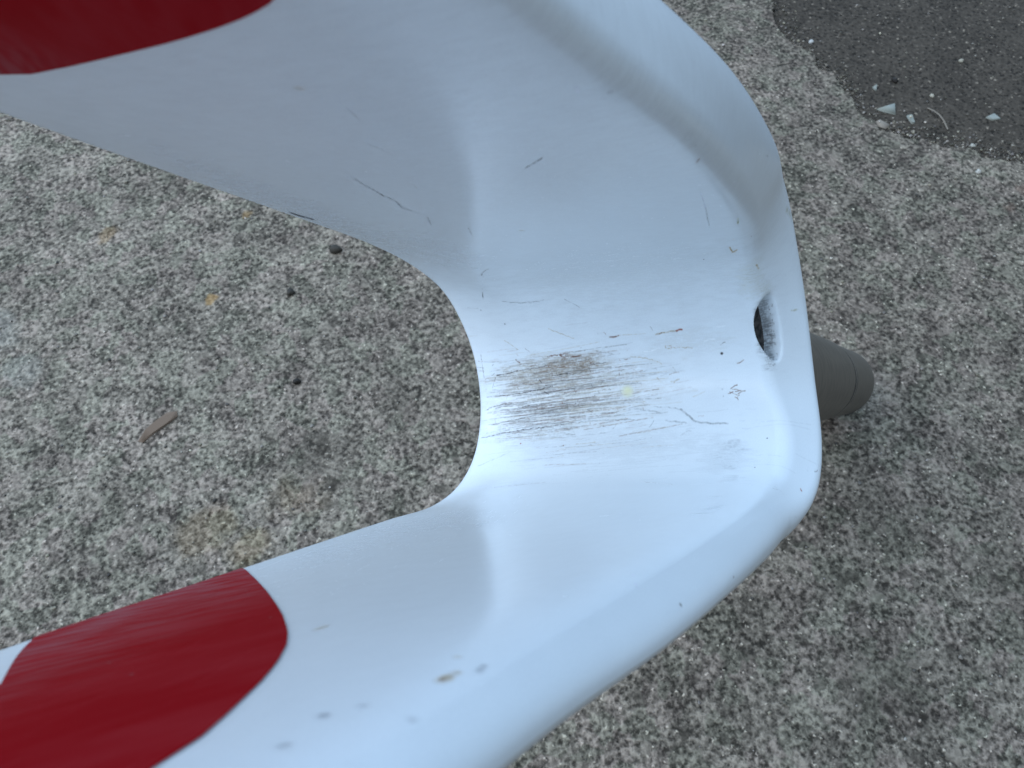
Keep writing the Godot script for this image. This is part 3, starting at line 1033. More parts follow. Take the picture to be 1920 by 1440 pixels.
func marks(p: PackedByteArray):
	stroke(p, -22.48, -3.86, -18.38, -4.42, 0.2, INK, 0.95)
	stroke(p, -18.38, -4.42, -17.31, -4.49, 0.14, SOOT, 0.7)
	stroke(p, -17.31, -4.49, -15.85, -4.59, 0.14, SOOT, 0.7)
	stroke(p, -15.85, -4.59, -14.13, -4.76, 0.14, SOOT, 0.7)
	stroke(p, -14.13, -4.76, -12.71, -4.91, 0.14, SOOT, 0.7)
	stroke(p, -12.49, -6.51, -11.68, -6.56, 0.28, RUSTY, 0.75)
	stroke(p, -11.68, -6.56, -10.64, -6.63, 0.28, RUSTY, 0.75)
	stroke(p, -10.64, -6.63, -9.60, -6.70, 0.28, RUSTY, 0.75)
	stroke(p, -9.60, -6.70, -8.79, -6.75, 0.28, RUSTY, 0.75)
	stroke(p, -10.18, -6.49, -9.37, -6.04, 0.34, RUSTY, 0.8)
	stroke(p, -8.32, -5.95, -6.44, -6.26, 0.3, RUSTY, 0.85)
	stroke(p, -11.70, -5.30, -10.05, -5.35, 0.3, SOOT, 0.5)
	stroke(p, -13.33, -4.77, -12.43, -4.89, 0.25, RUSTY, 0.6)
	stroke(p, -6.68, -4.41, -5.64, -4.45, 0.13, SOOT, 0.8)
	stroke(p, -5.64, -4.45, -4.30, -4.49, 0.13, SOOT, 0.8)
	stroke(p, -4.30, -4.49, -2.98, -4.54, 0.13, SOOT, 0.8)
	stroke(p, -2.98, -4.54, -1.96, -4.57, 0.13, SOOT, 0.8)
	stroke(p, -11.07, -3.17, -9.22, -3.31, 0.16, INK, 0.85)
	stroke(p, -9.78, -3.45, -6.76, -3.67, 0.1, SOOT, 0.5)
	stroke(p, -23.07, -0.17, -21.51, -0.23, 0.15, SOOT, 0.8)
	stroke(p, -21.51, -0.23, -19.68, -0.32, 0.15, SOOT, 0.8)
	stroke(p, -19.68, -0.32, -18.41, -0.39, 0.15, SOOT, 0.8)
	stroke(p, -18.41, -0.39, -17.56, -0.45, 0.15, SOOT, 0.8)
	stroke(p, -17.56, -0.45, -16.40, -0.62, 0.17, INK, 0.7)
	stroke(p, -16.40, -0.62, -14.93, -0.83, 0.17, INK, 0.7)
	stroke(p, -14.93, -0.83, -13.55, -1.05, 0.17, INK, 0.7)
	stroke(p, -13.55, -1.05, -12.51, -1.22, 0.17, INK, 0.7)
	stroke(p, -25.48, 2.12, -24.35, 1.80, 0.13, SOOT, 0.75)
	stroke(p, -24.35, 1.80, -22.83, 1.47, 0.13, SOOT, 0.75)
	stroke(p, -22.83, 1.47, -21.08, 1.35, 0.13, SOOT, 0.75)
	stroke(p, -21.08, 1.35, -19.66, 1.31, 0.13, SOOT, 0.75)
	stroke(p, -21.80, 4.52, -20.62, 4.39, 0.13, SOOT, 0.7)
	stroke(p, -20.62, 4.39, -19.11, 4.21, 0.13, SOOT, 0.7)
	stroke(p, -19.11, 4.21, -17.61, 3.99, 0.13, SOOT, 0.7)
	stroke(p, -17.61, 3.99, -16.43, 3.80, 0.13, SOOT, 0.7)
	stroke(p, -16.43, 3.80, -14.59, 3.56, 0.11, SOOT, 0.5)
	stroke(p, -14.59, 3.56, -12.35, 3.29, 0.11, SOOT, 0.5)
	stroke(p, -12.35, 3.29, -10.45, 3.18, 0.11, SOOT, 0.5)
	stroke(p, -10.45, 3.18, -9.07, 3.13, 0.11, SOOT, 0.5)
	stroke(p, -24.18, 4.81, -21.80, 4.61, 0.1, SOOT, 0.6)
	stroke(p, -26.04, 7.06, -24.41, 6.86, 0.2, SOOT, 0.75)
	stroke(p, -24.41, 6.86, -22.34, 6.62, 0.2, SOOT, 0.75)
	stroke(p, -22.34, 6.62, -20.37, 6.42, 0.2, SOOT, 0.75)
	stroke(p, -20.37, 6.42, -18.85, 6.27, 0.2, SOOT, 0.75)
	stroke(p, -18.85, 6.27, -17.78, 6.15, 0.2, INK, 0.7)
	stroke(p, -17.78, 6.15, -16.40, 6.02, 0.2, INK, 0.7)
	stroke(p, -16.40, 6.02, -15.01, 5.93, 0.2, INK, 0.7)
	stroke(p, -15.01, 5.93, -13.93, 5.87, 0.2, INK, 0.7)
	stroke(p, -13.93, 5.87, -12.63, 5.73, 0.18, SOOT, 0.7)
	stroke(p, -12.63, 5.73, -10.90, 5.56, 0.18, SOOT, 0.7)
	stroke(p, -10.90, 5.56, -9.04, 5.45, 0.18, SOOT, 0.7)
	stroke(p, -9.04, 5.45, -7.56, 5.38, 0.18, SOOT, 0.7)
	stroke(p, -7.56, 5.38, -6.53, 5.31, 0.16, GREY, 0.7)
	stroke(p, -6.53, 5.31, -5.17, 5.24, 0.16, GREY, 0.7)
	stroke(p, -5.17, 5.24, -3.90, 5.26, 0.16, GREY, 0.7)
	stroke(p, -3.90, 5.26, -2.57, 5.30, 0.16, GREY, 0.7)
	stroke(p, -2.57, 5.30, -1.15, 5.33, 0.16, GREY, 0.7)
	stroke(p, -1.15, 5.33, 0.29, 5.38, 0.16, GREY, 0.7)
	stroke(p, 0.29, 5.38, 1.89, 5.52, 0.16, GREY, 0.7)
	stroke(p, 1.89, 5.52, 3.13, 5.65, 0.16, GREY, 0.7)
	stroke(p, -17.99, 1.99, -15.79, 1.85, 0.12, SOOT, 0.8)
	stroke(p, -25.13, -7.86, -25.17, -6.97, 0.13, SOOT, 0.8)
	stroke(p, -25.17, -6.97, -25.21, -5.83, 0.13, SOOT, 0.8)
	stroke(p, -25.21, -5.83, -25.22, -4.65, 0.13, SOOT, 0.8)
	stroke(p, -25.22, -4.65, -25.21, -3.72, 0.13, SOOT, 0.8)
	stroke(p, -23.61, -1.82, -22.73, -3.59, 0.1, SOOT, 0.6)
	stroke(p, -25.55, 12.83, -24.38, 12.40, 0.13, GREY, 0.6)
	stroke(p, -24.38, 12.40, -22.86, 11.80, 0.13, GREY, 0.6)
	stroke(p, -22.86, 11.80, -21.25, 11.06, 0.13, GREY, 0.6)
	stroke(p, -21.25, 11.06, -19.98, 10.45, 0.13, GREY, 0.6)
	stroke(p, -19.80, 20.18, -18.65, 20.13, 0.12, SOOT, 0.6)
	stroke(p, -18.65, 20.13, -17.19, 20.02, 0.12, SOOT, 0.6)
	stroke(p, -17.19, 20.02, -16.01, 19.85, 0.12, SOOT, 0.6)
	stroke(p, -16.01, 19.85, -14.72, 19.62, 0.12, SOOT, 0.6)
	stroke(p, -14.72, 19.62, -12.78, 19.30, 0.12, SOOT, 0.6)
	stroke(p, -12.78, 19.30, -11.16, 19.03, 0.12, SOOT, 0.6)
	stroke(p, -3.93, 19.83, -1.30, 19.60, 0.1, GREY, 0.4)
	stroke(p, 4.67, 20.12, 5.73, 20.40, 0.1, SOOT, 0.6)
	stroke(p, 5.73, 20.40, 7.13, 20.81, 0.1, SOOT, 0.6)
	stroke(p, 7.13, 20.81, 8.67, 21.37, 0.1, SOOT, 0.6)
	stroke(p, 8.67, 21.37, 9.90, 21.84, 0.1, SOOT, 0.6)
	stroke(p, -17.88, -17.97, -16.58, -17.58, 0.12, GREY, 0.7)
	stroke(p, -16.58, -17.58, -14.86, -17.17, 0.12, GREY, 0.7)
	stroke(p, -14.86, -17.17, -13.00, -17.07, 0.12, GREY, 0.7)
	stroke(p, -13.00, -17.07, -11.52, -17.06, 0.12, GREY, 0.7)
	stroke(p, -7.13, -17.01, -5.03, -14.97, 0.11, GREY, 0.8)
	stroke(p, -18.93, -13.33, -18.93, -13.33, 0.22, INK, 0.9)
	stroke(p, -22.53, -16.50, -22.53, -16.50, 0.18, INK, 0.9)
	stroke(p, -11.34, -11.53, -10.50, -11.04, 0.14, TAN, 0.7)
	stroke(p, -10.50, -11.04, -9.38, -10.41, 0.14, TAN, 0.7)
	stroke(p, -9.38, -10.41, -8.17, -9.78, 0.14, TAN, 0.7)
	stroke(p, -8.17, -9.78, -7.20, -9.30, 0.14, TAN, 0.7)
	stroke(p, -19.85, -10.17, -17.75, -8.34, 0.14, TAN, 0.6)
	stroke(p, -16.35, -8.41, -15.61, -7.56, 0.1, SOOT, 0.5)
	stroke(p, -3.74, -6.77, -0.95, -5.96, 0.12, SOOT, 0.55)
	stroke(p, 2.11, -5.24, 2.98, -5.09, 0.2, TAN, 0.7)
	stroke(p, 2.98, -5.09, 4.05, -4.88, 0.2, TAN, 0.7)
	stroke(p, 4.05, -4.88, 4.91, -4.66, 0.2, TAN, 0.7)
	stroke(p, 4.91, -4.66, 5.71, -4.38, 0.2, TAN, 0.7)
	stroke(p, 5.71, -4.38, 6.55, -3.97, 0.2, TAN, 0.7)
	stroke(p, 6.55, -3.97, 7.18, -3.63, 0.2, TAN, 0.7)
	stroke(p, 10.23, -8.97, 11.11, -9.06, 0.36, RED, 0.9)
	stroke(p, 6.76, -8.67, 7.37, -8.72, 0.28, TAN, 0.75)
	stroke(p, 7.37, -8.72, 8.22, -8.80, 0.28, TAN, 0.75)
	stroke(p, 8.22, -8.80, 9.27, -8.90, 0.28, TAN, 0.75)
	stroke(p, 9.27, -8.90, 10.15, -8.98, 0.28, TAN, 0.75)
	stroke(p, 6.94, -8.65, 7.76, -8.75, 0.28, RUSTY, 0.5)
	stroke(p, -1.00, -8.87, 0.51, -9.01, 0.34, RUSTY, 0.75)
	stroke(p, 0.42, -9.02, 5.20, -9.01, 0.1, TAN, 0.5)
	stroke(p, 8.11, -6.52, 9.07, -6.52, 0.15, TAN, 0.7)
	stroke(p, 8.11, -6.52, 8.07, -6.35, 0.14, TAN, 0.8)
	stroke(p, 8.07, -6.35, 8.16, -6.15, 0.14, TAN, 0.8)
	stroke(p, 8.16, -6.15, 8.63, -6.04, 0.14, TAN, 0.8)
	stroke(p, 8.63, -6.04, 9.10, -5.98, 0.14, TAN, 0.8)
	stroke(p, 9.03, -6.16, 9.55, -6.11, 0.14, TAN, 0.7)
	stroke(p, 9.55, -6.11, 10.32, -6.04, 0.14, TAN, 0.7)
	stroke(p, 10.32, -6.04, 11.48, -5.94, 0.14, TAN, 0.7)
	stroke(p, 11.48, -5.94, 12.47, -5.85, 0.14, TAN, 0.7)
	stroke(p, 9.04, -6.25, 9.04, -6.25, 0.2, RED, 0.6)
	stroke(p, 1.05, 0.58, 1.05, 0.58, 2.3, YELLOW, 0.5)
	stroke(p, 1.07, 0.40, 1.07, 0.40, 1.1, YELLOW, 0.4)
	stroke(p, 2.10, 3.56, 3.20, 3.79, 0.3, GREY, 0.45)
	stroke(p, 3.20, 3.79, 4.59, 4.09, 0.3, GREY, 0.45)
	stroke(p, 4.59, 4.09, 5.85, 4.42, 0.3, GREY, 0.45)
	stroke(p, 5.85, 4.42, 6.80, 4.68, 0.3, GREY, 0.45)
	stroke(p, 5.41, 3.50, 6.54, 3.60, 0.22, GREY, 0.5)
	stroke(p, 6.54, 3.60, 7.90, 3.76, 0.22, GREY, 0.5)
	stroke(p, 7.90, 3.76, 9.02, 4.01, 0.22, GREY, 0.5)
	stroke(p, 9.02, 4.01, 9.83, 4.24, 0.22, GREY, 0.5)
	stroke(p, 9.83, 4.24, 10.29, 4.65, 0.4, GREY, 0.75)
	stroke(p, 10.29, 4.65, 10.91, 5.21, 0.4, GREY, 0.75)
	stroke(p, 10.91, 5.21, 11.61, 5.90, 0.4, GREY, 0.75)
	stroke(p, 11.61, 5.90, 12.16, 6.47, 0.4, GREY, 0.75)
	stroke(p, 12.16, 6.47, 13.18, 6.67, 0.35, GREY, 0.7)
	stroke(p, 13.18, 6.67, 14.54, 6.89, 0.35, GREY, 0.7)
	stroke(p, 14.54, 6.89, 16.05, 7.00, 0.35, GREY, 0.7)
	stroke(p, 16.05, 7.00, 17.26, 7.05, 0.35, GREY, 0.7)
	stroke(p, 7.29, 5.99, 8.03, 6.12, 0.3, GREY, 0.5)
	stroke(p, 8.03, 6.12, 8.97, 6.28, 0.3, GREY, 0.5)
	stroke(p, 8.97, 6.28, 9.90, 6.44, 0.3, GREY, 0.5)
	stroke(p, 9.90, 6.44, 10.62, 6.56, 0.3, GREY, 0.5)
	stroke(p, 10.62, 8.06, 11.38, 8.01, 0.3, GREY, 0.35)
	stroke(p, 17.07, -4.47, 17.07, -4.47, 0.5, INK, 0.9)
	stroke(p, 19.34, -2.62, 20.38, -3.05, 0.22, RUSTY, 0.7)
	stroke(p, 17.03, -5.96, 17.73, -6.25, 0.14, SOOT, 0.7)
	stroke(p, 18.05, 1.27, 19.09, 0.82, 0.15, RUSTY, 0.75)
	stroke(p, 17.84, 1.95, 18.98, 2.38, 0.15, RUSTY, 0.75)
	stroke(p, 18.29, 1.46, 19.44, 1.72, 0.15, RUSTY, 0.75)
	stroke(p, 18.76, 1.84, 20.10, 1.85, 0.15, RUSTY, 0.75)
	stroke(p, 18.62, 2.70, 19.09, 3.17, 0.15, RUSTY, 0.75)
	stroke(p, 18.95, 2.81, 19.30, 2.49, 0.15, RUSTY, 0.75)
	stroke(p, 17.58, 2.11, 18.43, 1.91, 0.15, RUSTY, 0.75)
	stroke(p, 19.16, 2.22, 20.27, 1.78, 0.15, RUSTY, 0.75)
	stroke(p, 16.80, 2.49, 16.80, 2.49, 0.25, GREY, 0.6)
	stroke(p, 16.71, 1.34, 16.71, 1.34, 0.35, GREY, 0.4)
	stroke(p, -18.39, -6.44, -17.79, -5.81, 0.3, RUSTY, 0.7)
	stroke(p, -18.05, 8.73, -18.05, 8.73, 0.3, RED, 0.8)
	stroke(p, -10.16, 9.59, -10.16, 9.59, 0.3, RUSTY, 0.6)
	stroke(p, -14.95, 7.28, -14.95, 7.28, 0.25, RUSTY, 0.5)
	stroke(p, -3.19, 13.90, -3.19, 13.90, 0.25, GREY, 0.5)
	stroke(p, -10.56, 1.81, -10.56, 1.81, 0.22, RED, 0.6)
	stroke(p, 6.26, -1.37, 6.82, -0.53, 0.3, TAN, 0.6)
	stroke(p, 8.53, -0.49, 9.86, -0.74, 0.3, TAN, 0.5)
	stroke(p, 9.05, -0.36, 9.05, -0.36, 0.35, TAN, 0.5)
	stroke(p, -14.48, -2.50, -14.12, -2.09, 0.2, INK, 0.8)
	stroke(p, -13.38, -1.47, -12.12, -1.19, 0.16, INK, 0.8)
	stroke(p, -13.76, -0.47, -13.00, 0.15, 0.14, INK, 0.7)
	stroke(p, -10.08, -0.02, -9.71, 0.29, 0.16, SOOT, 0.7)
	stroke(p, -6.09, 3.31, -5.15, 3.74, 0.14, SOOT, 0.7)
	stroke(p, -4.66, 0.91, -4.66, 0.91, 0.2, SOOT, 0.7)
	stroke(p, -8.16, 1.97, -8.16, 1.97, 0.2, SOOT, 0.6)
	stroke(p, -9.09, 4.25, -8.23, 4.87, 0.12, SOOT, 0.5)
	stroke(p, 4.54, 7.04, 5.34, 5.87, 0.1, GREY, 0.6)
	stroke(p, 0.57, 5.03, 0.57, 5.03, 0.2, GREY, 0.6)
	stroke(p, -5.02, -2.98, -5.29, -4.02, 0.12, SOOT, 0.6)
	stroke(p, 0.97, -4.88, 1.98, -4.88, 0.2, RUSTY, 0.7)
	stroke(p, 2.92, 41.85, 4.05, 41.19, 0.14, GREY, 0.6)
	stroke(p, 17.47, 10.25, 19.01, 10.24, 0.6, GREY, 0.28)
	stroke(p, 16.74, 10.73, 19.01, 10.66, 0.6, GREY, 0.28)
	stroke(p, 17.72, 11.33, 19.26, 11.21, 0.6, GREY, 0.28)
	stroke(p, 18.87, 12.19, 20.64, 12.18, 0.6, GREY, 0.28)
	stroke(p, 17.23, 16.71, 18.65, 16.66, 0.6, GREY, 0.28)
	stroke(p, 17.04, 16.26, 18.07, 16.19, 0.6, GREY, 0.28)
	stroke(p, 18.23, 20.00, 20.16, 19.74, 0.6, GREY, 0.28)
	stroke(p, 17.29, 19.09, 19.00, 19.04, 0.6, GREY, 0.28)
	stroke(p, 16.76, 20.78, 18.94, 20.75, 0.6, GREY, 0.28)
	stroke(p, 16.65, 35.79, 18.08, 34.61, 0.6, GREY, 0.28)
	stroke(p, 15.73, 37.71, 17.59, 36.43, 0.6, GREY, 0.28)
	stroke(p, 15.85, 29.63, 17.21, 29.32, 0.6, GREY, 0.28)
	stroke(p, 14.74, 41.07, 17.12, 39.60, 0.6, GREY, 0.28)
	stroke(p, -1.20, -3.77, 1.16, -3.95, 0.25, CHIP, 0.85)
	stroke(p, 0.05, -4.13, 1.74, -4.35, 0.25, CHIP, 0.85)
	stroke(p, -4.24, -2.27, -3.09, -2.55, 0.25, CHIP, 0.85)
	stroke(p, -1.27, -3.96, -0.41, -4.17, 0.25, CHIP, 0.85)
	stroke(p, 4.52, -5.84, 6.15, -5.97, 0.25, CHIP, 0.85)
	stroke(p, 5.89, -5.99, 7.09, -6.25, 0.25, CHIP, 0.85)
	stroke(p, 16.17, -8.91, 18.01, -8.99, 0.25, CHIP, 0.85)
	stroke(p, 14.49, -6.82, 16.12, -6.93, 0.25, CHIP, 0.85)
	stroke(p, 2.60, -2.92, 3.53, -3.21, 0.25, CHIP, 0.85)
	stroke(p, -2.11, -3.02, -0.96, -3.30, 0.25, CHIP, 0.85)
	stroke(p, -12.43, -75.90, -12.55, -75.03, 0.3, GREY, 0.85)
	stroke(p, -12.55, -75.03, -12.67, -73.92, 0.3, GREY, 0.85)
	stroke(p, -12.67, -73.92, -12.71, -72.87, 0.3, GREY, 0.85)
	stroke(p, -12.71, -72.87, -12.73, -72.07, 0.3, GREY, 0.85)
	stroke(p, -12.73, -72.07, -12.75, -71.32, 0.34, SOOT, 0.9)
	stroke(p, -12.75, -71.32, -12.79, -70.38, 0.34, SOOT, 0.9)
	stroke(p, -12.79, -70.38, -12.86, -69.51, 0.34, SOOT, 0.9)
	stroke(p, -12.86, -69.51, -12.92, -68.85, 0.34, SOOT, 0.9)
	stroke(p, -12.67, -68.21, -12.40, -67.34, 0.28, SOOT, 0.95)
	stroke(p, -12.63, -66.42, -13.43, -63.54, 0.26, INK, 0.95)
	stroke(p, -13.43, -63.54, -13.28, -63.23, 0.28, SOOT, 0.95)
	stroke(p, -13.28, -63.23, -13.06, -62.87, 0.28, SOOT, 0.95)
	stroke(p, -13.06, -62.87, -12.80, -62.62, 0.28, SOOT, 0.95)
	stroke(p, -12.80, -62.62, -12.57, -62.46, 0.28, SOOT, 0.95)
	stroke(p, -12.71, -62.20, -11.95, -61.34, 0.14, GREY, 0.5)
	stroke(p, -12.01, -59.62, -13.50, -55.51, 0.17, SOOT, 0.8)
	stroke(p, -1.93, -94.16, -1.92, -93.81, 0.22, GREY, 0.45)
	stroke(p, -1.92, -93.81, -1.96, -93.25, 0.22, GREY, 0.45)
	stroke(p, -1.96, -93.25, -2.13, -92.34, 0.22, GREY, 0.45)
	stroke(p, -2.13, -92.34, -2.30, -91.55, 0.22, GREY, 0.45)
	stroke(p, -4.74, -86.52, -4.55, -85.81, 0.3, GREY, 0.22)
	stroke(p, -4.55, -85.81, -4.31, -85.04, 0.3, GREY, 0.22)
	stroke(p, -4.31, -85.04, -4.13, -84.69, 0.3, GREY, 0.22)
	stroke(p, -4.13, -84.69, -4.00, -84.54, 0.3, GREY, 0.22)
	stroke(p, -4.03, -85.27, -4.10, -83.37, 0.25, GREY, 0.35)
	stroke(p, 5.97, -74.58, 6.52, -74.98, 0.26, SOOT, 0.6)
	stroke(p, 6.52, -74.98, 7.22, -75.51, 0.26, SOOT, 0.6)
	stroke(p, 7.22, -75.51, 7.88, -76.11, 0.26, SOOT, 0.6)
	stroke(p, 7.88, -76.11, 8.39, -76.59, 0.26, SOOT, 0.6)
	stroke(p, -8.82, -64.78, -8.95, -63.39, 0.2, GREY, 0.7)
	stroke(p, -8.67, -54.78, -9.78, -51.05, 0.15, SOOT, 0.7)
	stroke(p, -17.94, -26.90, -17.54, -27.66, 0.17, INK, 0.8)
	stroke(p, -17.54, -27.66, -16.96, -28.59, 0.17, INK, 0.8)
	stroke(p, -16.96, -28.59, -16.18, -29.35, 0.17, INK, 0.8)
	stroke(p, -16.18, -29.35, -15.52, -29.91, 0.17, INK, 0.8)
	stroke(p, -17.88, -26.39, -17.88, -26.39, 0.2, INK, 0.8)
	stroke(p, -20.49, -20.80, -21.16, -18.98, 0.15, INK, 0.9)
	stroke(p, -18.76, -24.59, -20.19, -21.44, 0.08, GREY, 0.7)
	stroke(p, -6.47, -74.68, -6.82, -72.34, 0.16, GREY, 0.4)
	stroke(p, -3.16, -98.52, -3.16, -98.52, 1.0, TAN, 0.28)
	stroke(p, -3.24, -49.78, -3.24, -49.78, 0.9, TAN, 0.3)
	stroke(p, -32.74, -58.57, -32.77, -57.89, 0.75, INK, 0.97)
	stroke(p, -32.77, -57.89, -32.71, -57.07, 0.75, INK, 0.97)
	stroke(p, -32.71, -57.07, -32.37, -56.53, 0.75, INK, 0.97)
	stroke(p, -32.37, -56.53, -32.03, -55.98, 0.75, INK, 0.97)
	stroke(p, -32.03, -55.98, -31.96, -55.12, 0.75, INK, 0.97)
	stroke(p, -31.96, -55.12, -31.98, -54.40, 0.75, INK, 0.97)
	stroke(p, -32.95, -57.93, -32.95, -57.25, 0.5, INK, 0.95)
	stroke(p, -32.95, -57.25, -32.91, -56.42, 0.5, INK, 0.95)
	stroke(p, -32.91, -56.42, -32.71, -55.74, 0.5, INK, 0.95)
	stroke(p, -32.71, -55.74, -32.53, -55.24, 0.5, INK, 0.95)
	stroke(p, -16.38, -82.01, -16.45, -81.31, 0.25, GREY, 0.7)
	stroke(p, 1.64, -97.49, 1.63, -97.40, 0.3, GREY, 0.3)
	stroke(p, -18.02, -18.12, -16.63, -17.70, 0.08, GREY, 0.5)
	stroke(p, -16.63, -17.70, -14.73, -17.27, 0.08, GREY, 0.5)
	stroke(p, -14.73, -17.27, -12.46, -17.22, 0.08, GREY, 0.5)
	stroke(p, -12.46, -17.22, -10.61, -17.28, 0.08, GREY, 0.5)
	stroke(p, 30.89, -43.06, 31.16, -42.71, 0.22, INK, 0.8)
	stroke(p, 21.27, -66.41, 21.68, -67.21, 0.3, RUSTY, 0.7)
	stroke(p, 21.90, -70.57, 21.90, -70.57, 0.5, GREY, 0.5)
	stroke(p, 20.42, -58.35, 20.42, -58.35, 0.4, GREY, 0.4)
	stroke(p, 20.21, -54.81, 20.14, -53.09, 0.14, VIOLET, 0.6)
	stroke(p, 20.14, -53.09, 20.07, -50.91, 0.14, VIOLET, 0.6)
	stroke(p, 20.07, -50.91, 19.99, -48.85, 0.14, VIOLET, 0.6)
	stroke(p, 19.99, -48.85, 19.93, -47.28, 0.14, VIOLET, 0.6)
	stroke(p, 19.93, -47.28, 19.83, -45.82, 0.2, SOOT, 0.5)
	stroke(p, 19.83, -45.82, 19.68, -43.52, 0.2, SOOT, 0.5)
	stroke(p, 19.68, -43.52, 19.50, -39.96, 0.2, SOOT, 0.5)
	stroke(p, 19.50, -39.96, 19.35, -36.86, 0.2, SOOT, 0.5)
	stroke(p, 17.67, -87.82, 17.67, -87.82, 0.9, GREY, 0.35)
	stroke(p, 23.21, -38.84, 23.00, -35.96, 0.35, OLIVE, 0.75)
	stroke(p, 20.99, -25.63, 21.02, -24.66, 0.3, RUST, 0.8)
	stroke(p, 21.02, -24.66, 21.13, -23.76, 0.3, RUST, 0.8)
	stroke(p, 21.13, -23.76, 21.48, -23.92, 0.3, RUST, 0.8)
	stroke(p, 21.48, -23.92, 21.83, -24.32, 0.3, RUST, 0.8)
	stroke(p, 21.03, -23.60, 21.50, -23.64, 0.3, RUST, 0.6)
	stroke(p, 24.29, -27.67, 24.29, -27.67, 0.3, SOOT, 0.7)
	stroke(p, 21.85, -28.65, 21.85, -28.65, 0.3, TAN, 0.7)
	stroke(p, 20.78, -42.48, 20.78, -42.48, 0.15, SOOT, 0.7)
	stroke(p, 21.55, -39.52, 21.55, -39.52, 0.22, SOOT, 0.8)
	stroke(p, 13.11, -46.07, 13.11, -46.07, 0.22, GREY, 0.7)
	stroke(p, 15.65, -90.37, 15.52, -89.30, 0.4, VIOLET, 0.2)
	stroke(p, 32.11, -22.60, 33.13, -20.29, 0.9, OLIVE, 0.4)
	stroke(p, 21.88, -73.35, 21.88, -73.35, 1.2, GREY, 0.15)
	stroke(p, 24.02, -18.96, 24.27, -18.17, 0.35, RUST, 0.6)
	stroke(p, 29.75, -9.11, 31.33, -8.81, 0.2, OLIVE, 0.6)
	stroke(p, 16.69, -22.49, 16.69, -22.49, 0.25, INK, 0.8)
	stroke(p, 18.38, 70.19, 18.38, 70.19, 0.45, SOOT, 0.8)
	stroke(p, 22.38, 54.51, 22.38, 54.51, 0.45, SOOT, 0.6)
	stroke(p, 23.23, 10.09, 23.23, 10.09, 0.22, INK, 0.9)
	stroke(p, 21.48, 16.56, 21.48, 16.56, 0.2, INK, 0.8)
	stroke(p, 24.44, 22.10, 25.11, 21.84, 0.14, SOOT, 0.7)
	stroke(p, 28.95, 17.66, 29.19, 17.87, 0.22, RED, 0.8)
	stroke(p, 31.49, 13.11, 32.20, 12.49, 0.14, SOOT, 0.7)
	stroke(p, 13.97, 73.06, 14.34, 73.72, 0.3, VIOLET, 0.6)
	stroke(p, 13.31, 71.09, 13.31, 71.09, 0.35, VIOLET, 0.5)
	stroke(p, 29.54, 22.30, 30.17, 22.11, 0.2, GREY, 0.5)
	stroke(p, 9.58, 80.76, 9.58, 80.76, 0.5, GREY, 0.2)
	stroke(p, 7.86, 100.92, 7.99, 100.41, 1.1, RUST, 0.55)
	stroke(p, 7.85, 100.83, 7.93, 100.62, 0.5, RUSTY, 0.5)
	stroke(p, 7.95, 100.34, 8.24, 99.40, 0.8, TAN, 0.5)
	stroke(p, 7.17, 97.01, 7.17, 97.01, 0.8, TAN, 0.25)
	stroke(p, 9.34, 98.45, 9.32, 97.64, 0.7, GREY, 0.6)
	stroke(p, -6.52, 92.87, -6.29, 91.99, 0.7, TAN, 0.5)
	stroke(p, 5.28, 105.79, 5.28, 105.79, 0.9, GREY, 0.25)
	stroke(p, 3.83, 107.46, 3.83, 107.46, 0.9, GREY, 0.35)
	stroke(p, 8.53, 105.98, 8.53, 105.98, 0.8, GREY, 0.25)
	stroke(p, -5.36, 53.84, -5.36, 53.84, 0.3, GREY, 0.5)
	stroke(p, -17.62, 82.72, -17.62, 82.72, 0.3, GREY, 0.4)
	stroke(p, 3.98, 111.30, 3.98, 111.30, 1.1, GREY, 0.35)
	stroke(p, 3.93, 107.65, 3.93, 107.65, 1.0, GREY, 0.3)


# ------------------------------------------------------------------ litter on the ground
func shard(outline: Array, thick: float, mat: Material, called: String, tilt: Vector3, lift := 0.0) -> MeshInstance3D:
	var c := Vector2.ZERO
	for q in outline:
		c += q / outline.size()
	var pts := PackedVector2Array()
	for q in outline:
		pts.append(q - c)
	var tri := Geometry2D.triangulate_polygon(pts)
	var st := SurfaceTool.new()
	st.begin(Mesh.PRIMITIVE_TRIANGLES)
	for side in [thick, 0.0]:
		for k in range(0, tri.size(), 3):
			for m in 3:
				var q := pts[tri[k + m]] * (0.9 if side > 0.0 else 1.0)
				st.add_vertex(Vector3(q.x, side, q.y))
	for i in pts.size():
		var a := pts[i]
		var b := pts[(i + 1) % pts.size()]
		for v in [Vector3(a.x, 0, a.y), Vector3(b.x, 0, b.y), Vector3(b.x * 0.9, thick, b.y * 0.9), Vector3(a.x, 0, a.y), Vector3(b.x * 0.9, thick, b.y * 0.9), Vector3(a.x * 0.9, thick, a.y * 0.9)]:
			st.add_vertex(v)
	st.generate_normals()
	var o := keep(st.commit(), called, mat, self)
	o.position = Vector3(c.x, lift, c.y)
	o.rotation = tilt
	return o


func stone_mesh(sd: int) -> ArrayMesh:
	var r := RandomNumberGenerator.new()
	r.seed = sd
	var s := SphereMesh.new()
	s.radial_segments = 8
	s.rings = 4
	s.radius = 0.5
	s.height = 1.0
	var arr := s.get_mesh_arrays()
	var v: PackedVector3Array = arr[Mesh.ARRAY_VERTEX]
	var f := soft_noise(0.9, sd, 2)
	for i in v.size():
		var d := v[i].normalized()
		v[i] = v[i] * (1.0 + 0.55 * f.get_noise_3dv(d * 1.3)) * Vector3(1.0, 0.6, 0.8)
	arr[Mesh.ARRAY_VERTEX] = v
	var st := SurfaceTool.new()
	var m := ArrayMesh.new()
	m.add_surface_from_arrays(Mesh.PRIMITIVE_TRIANGLES, arr)
	st.create_from(m, 0)
	st.generate_normals()
	return st.commit()


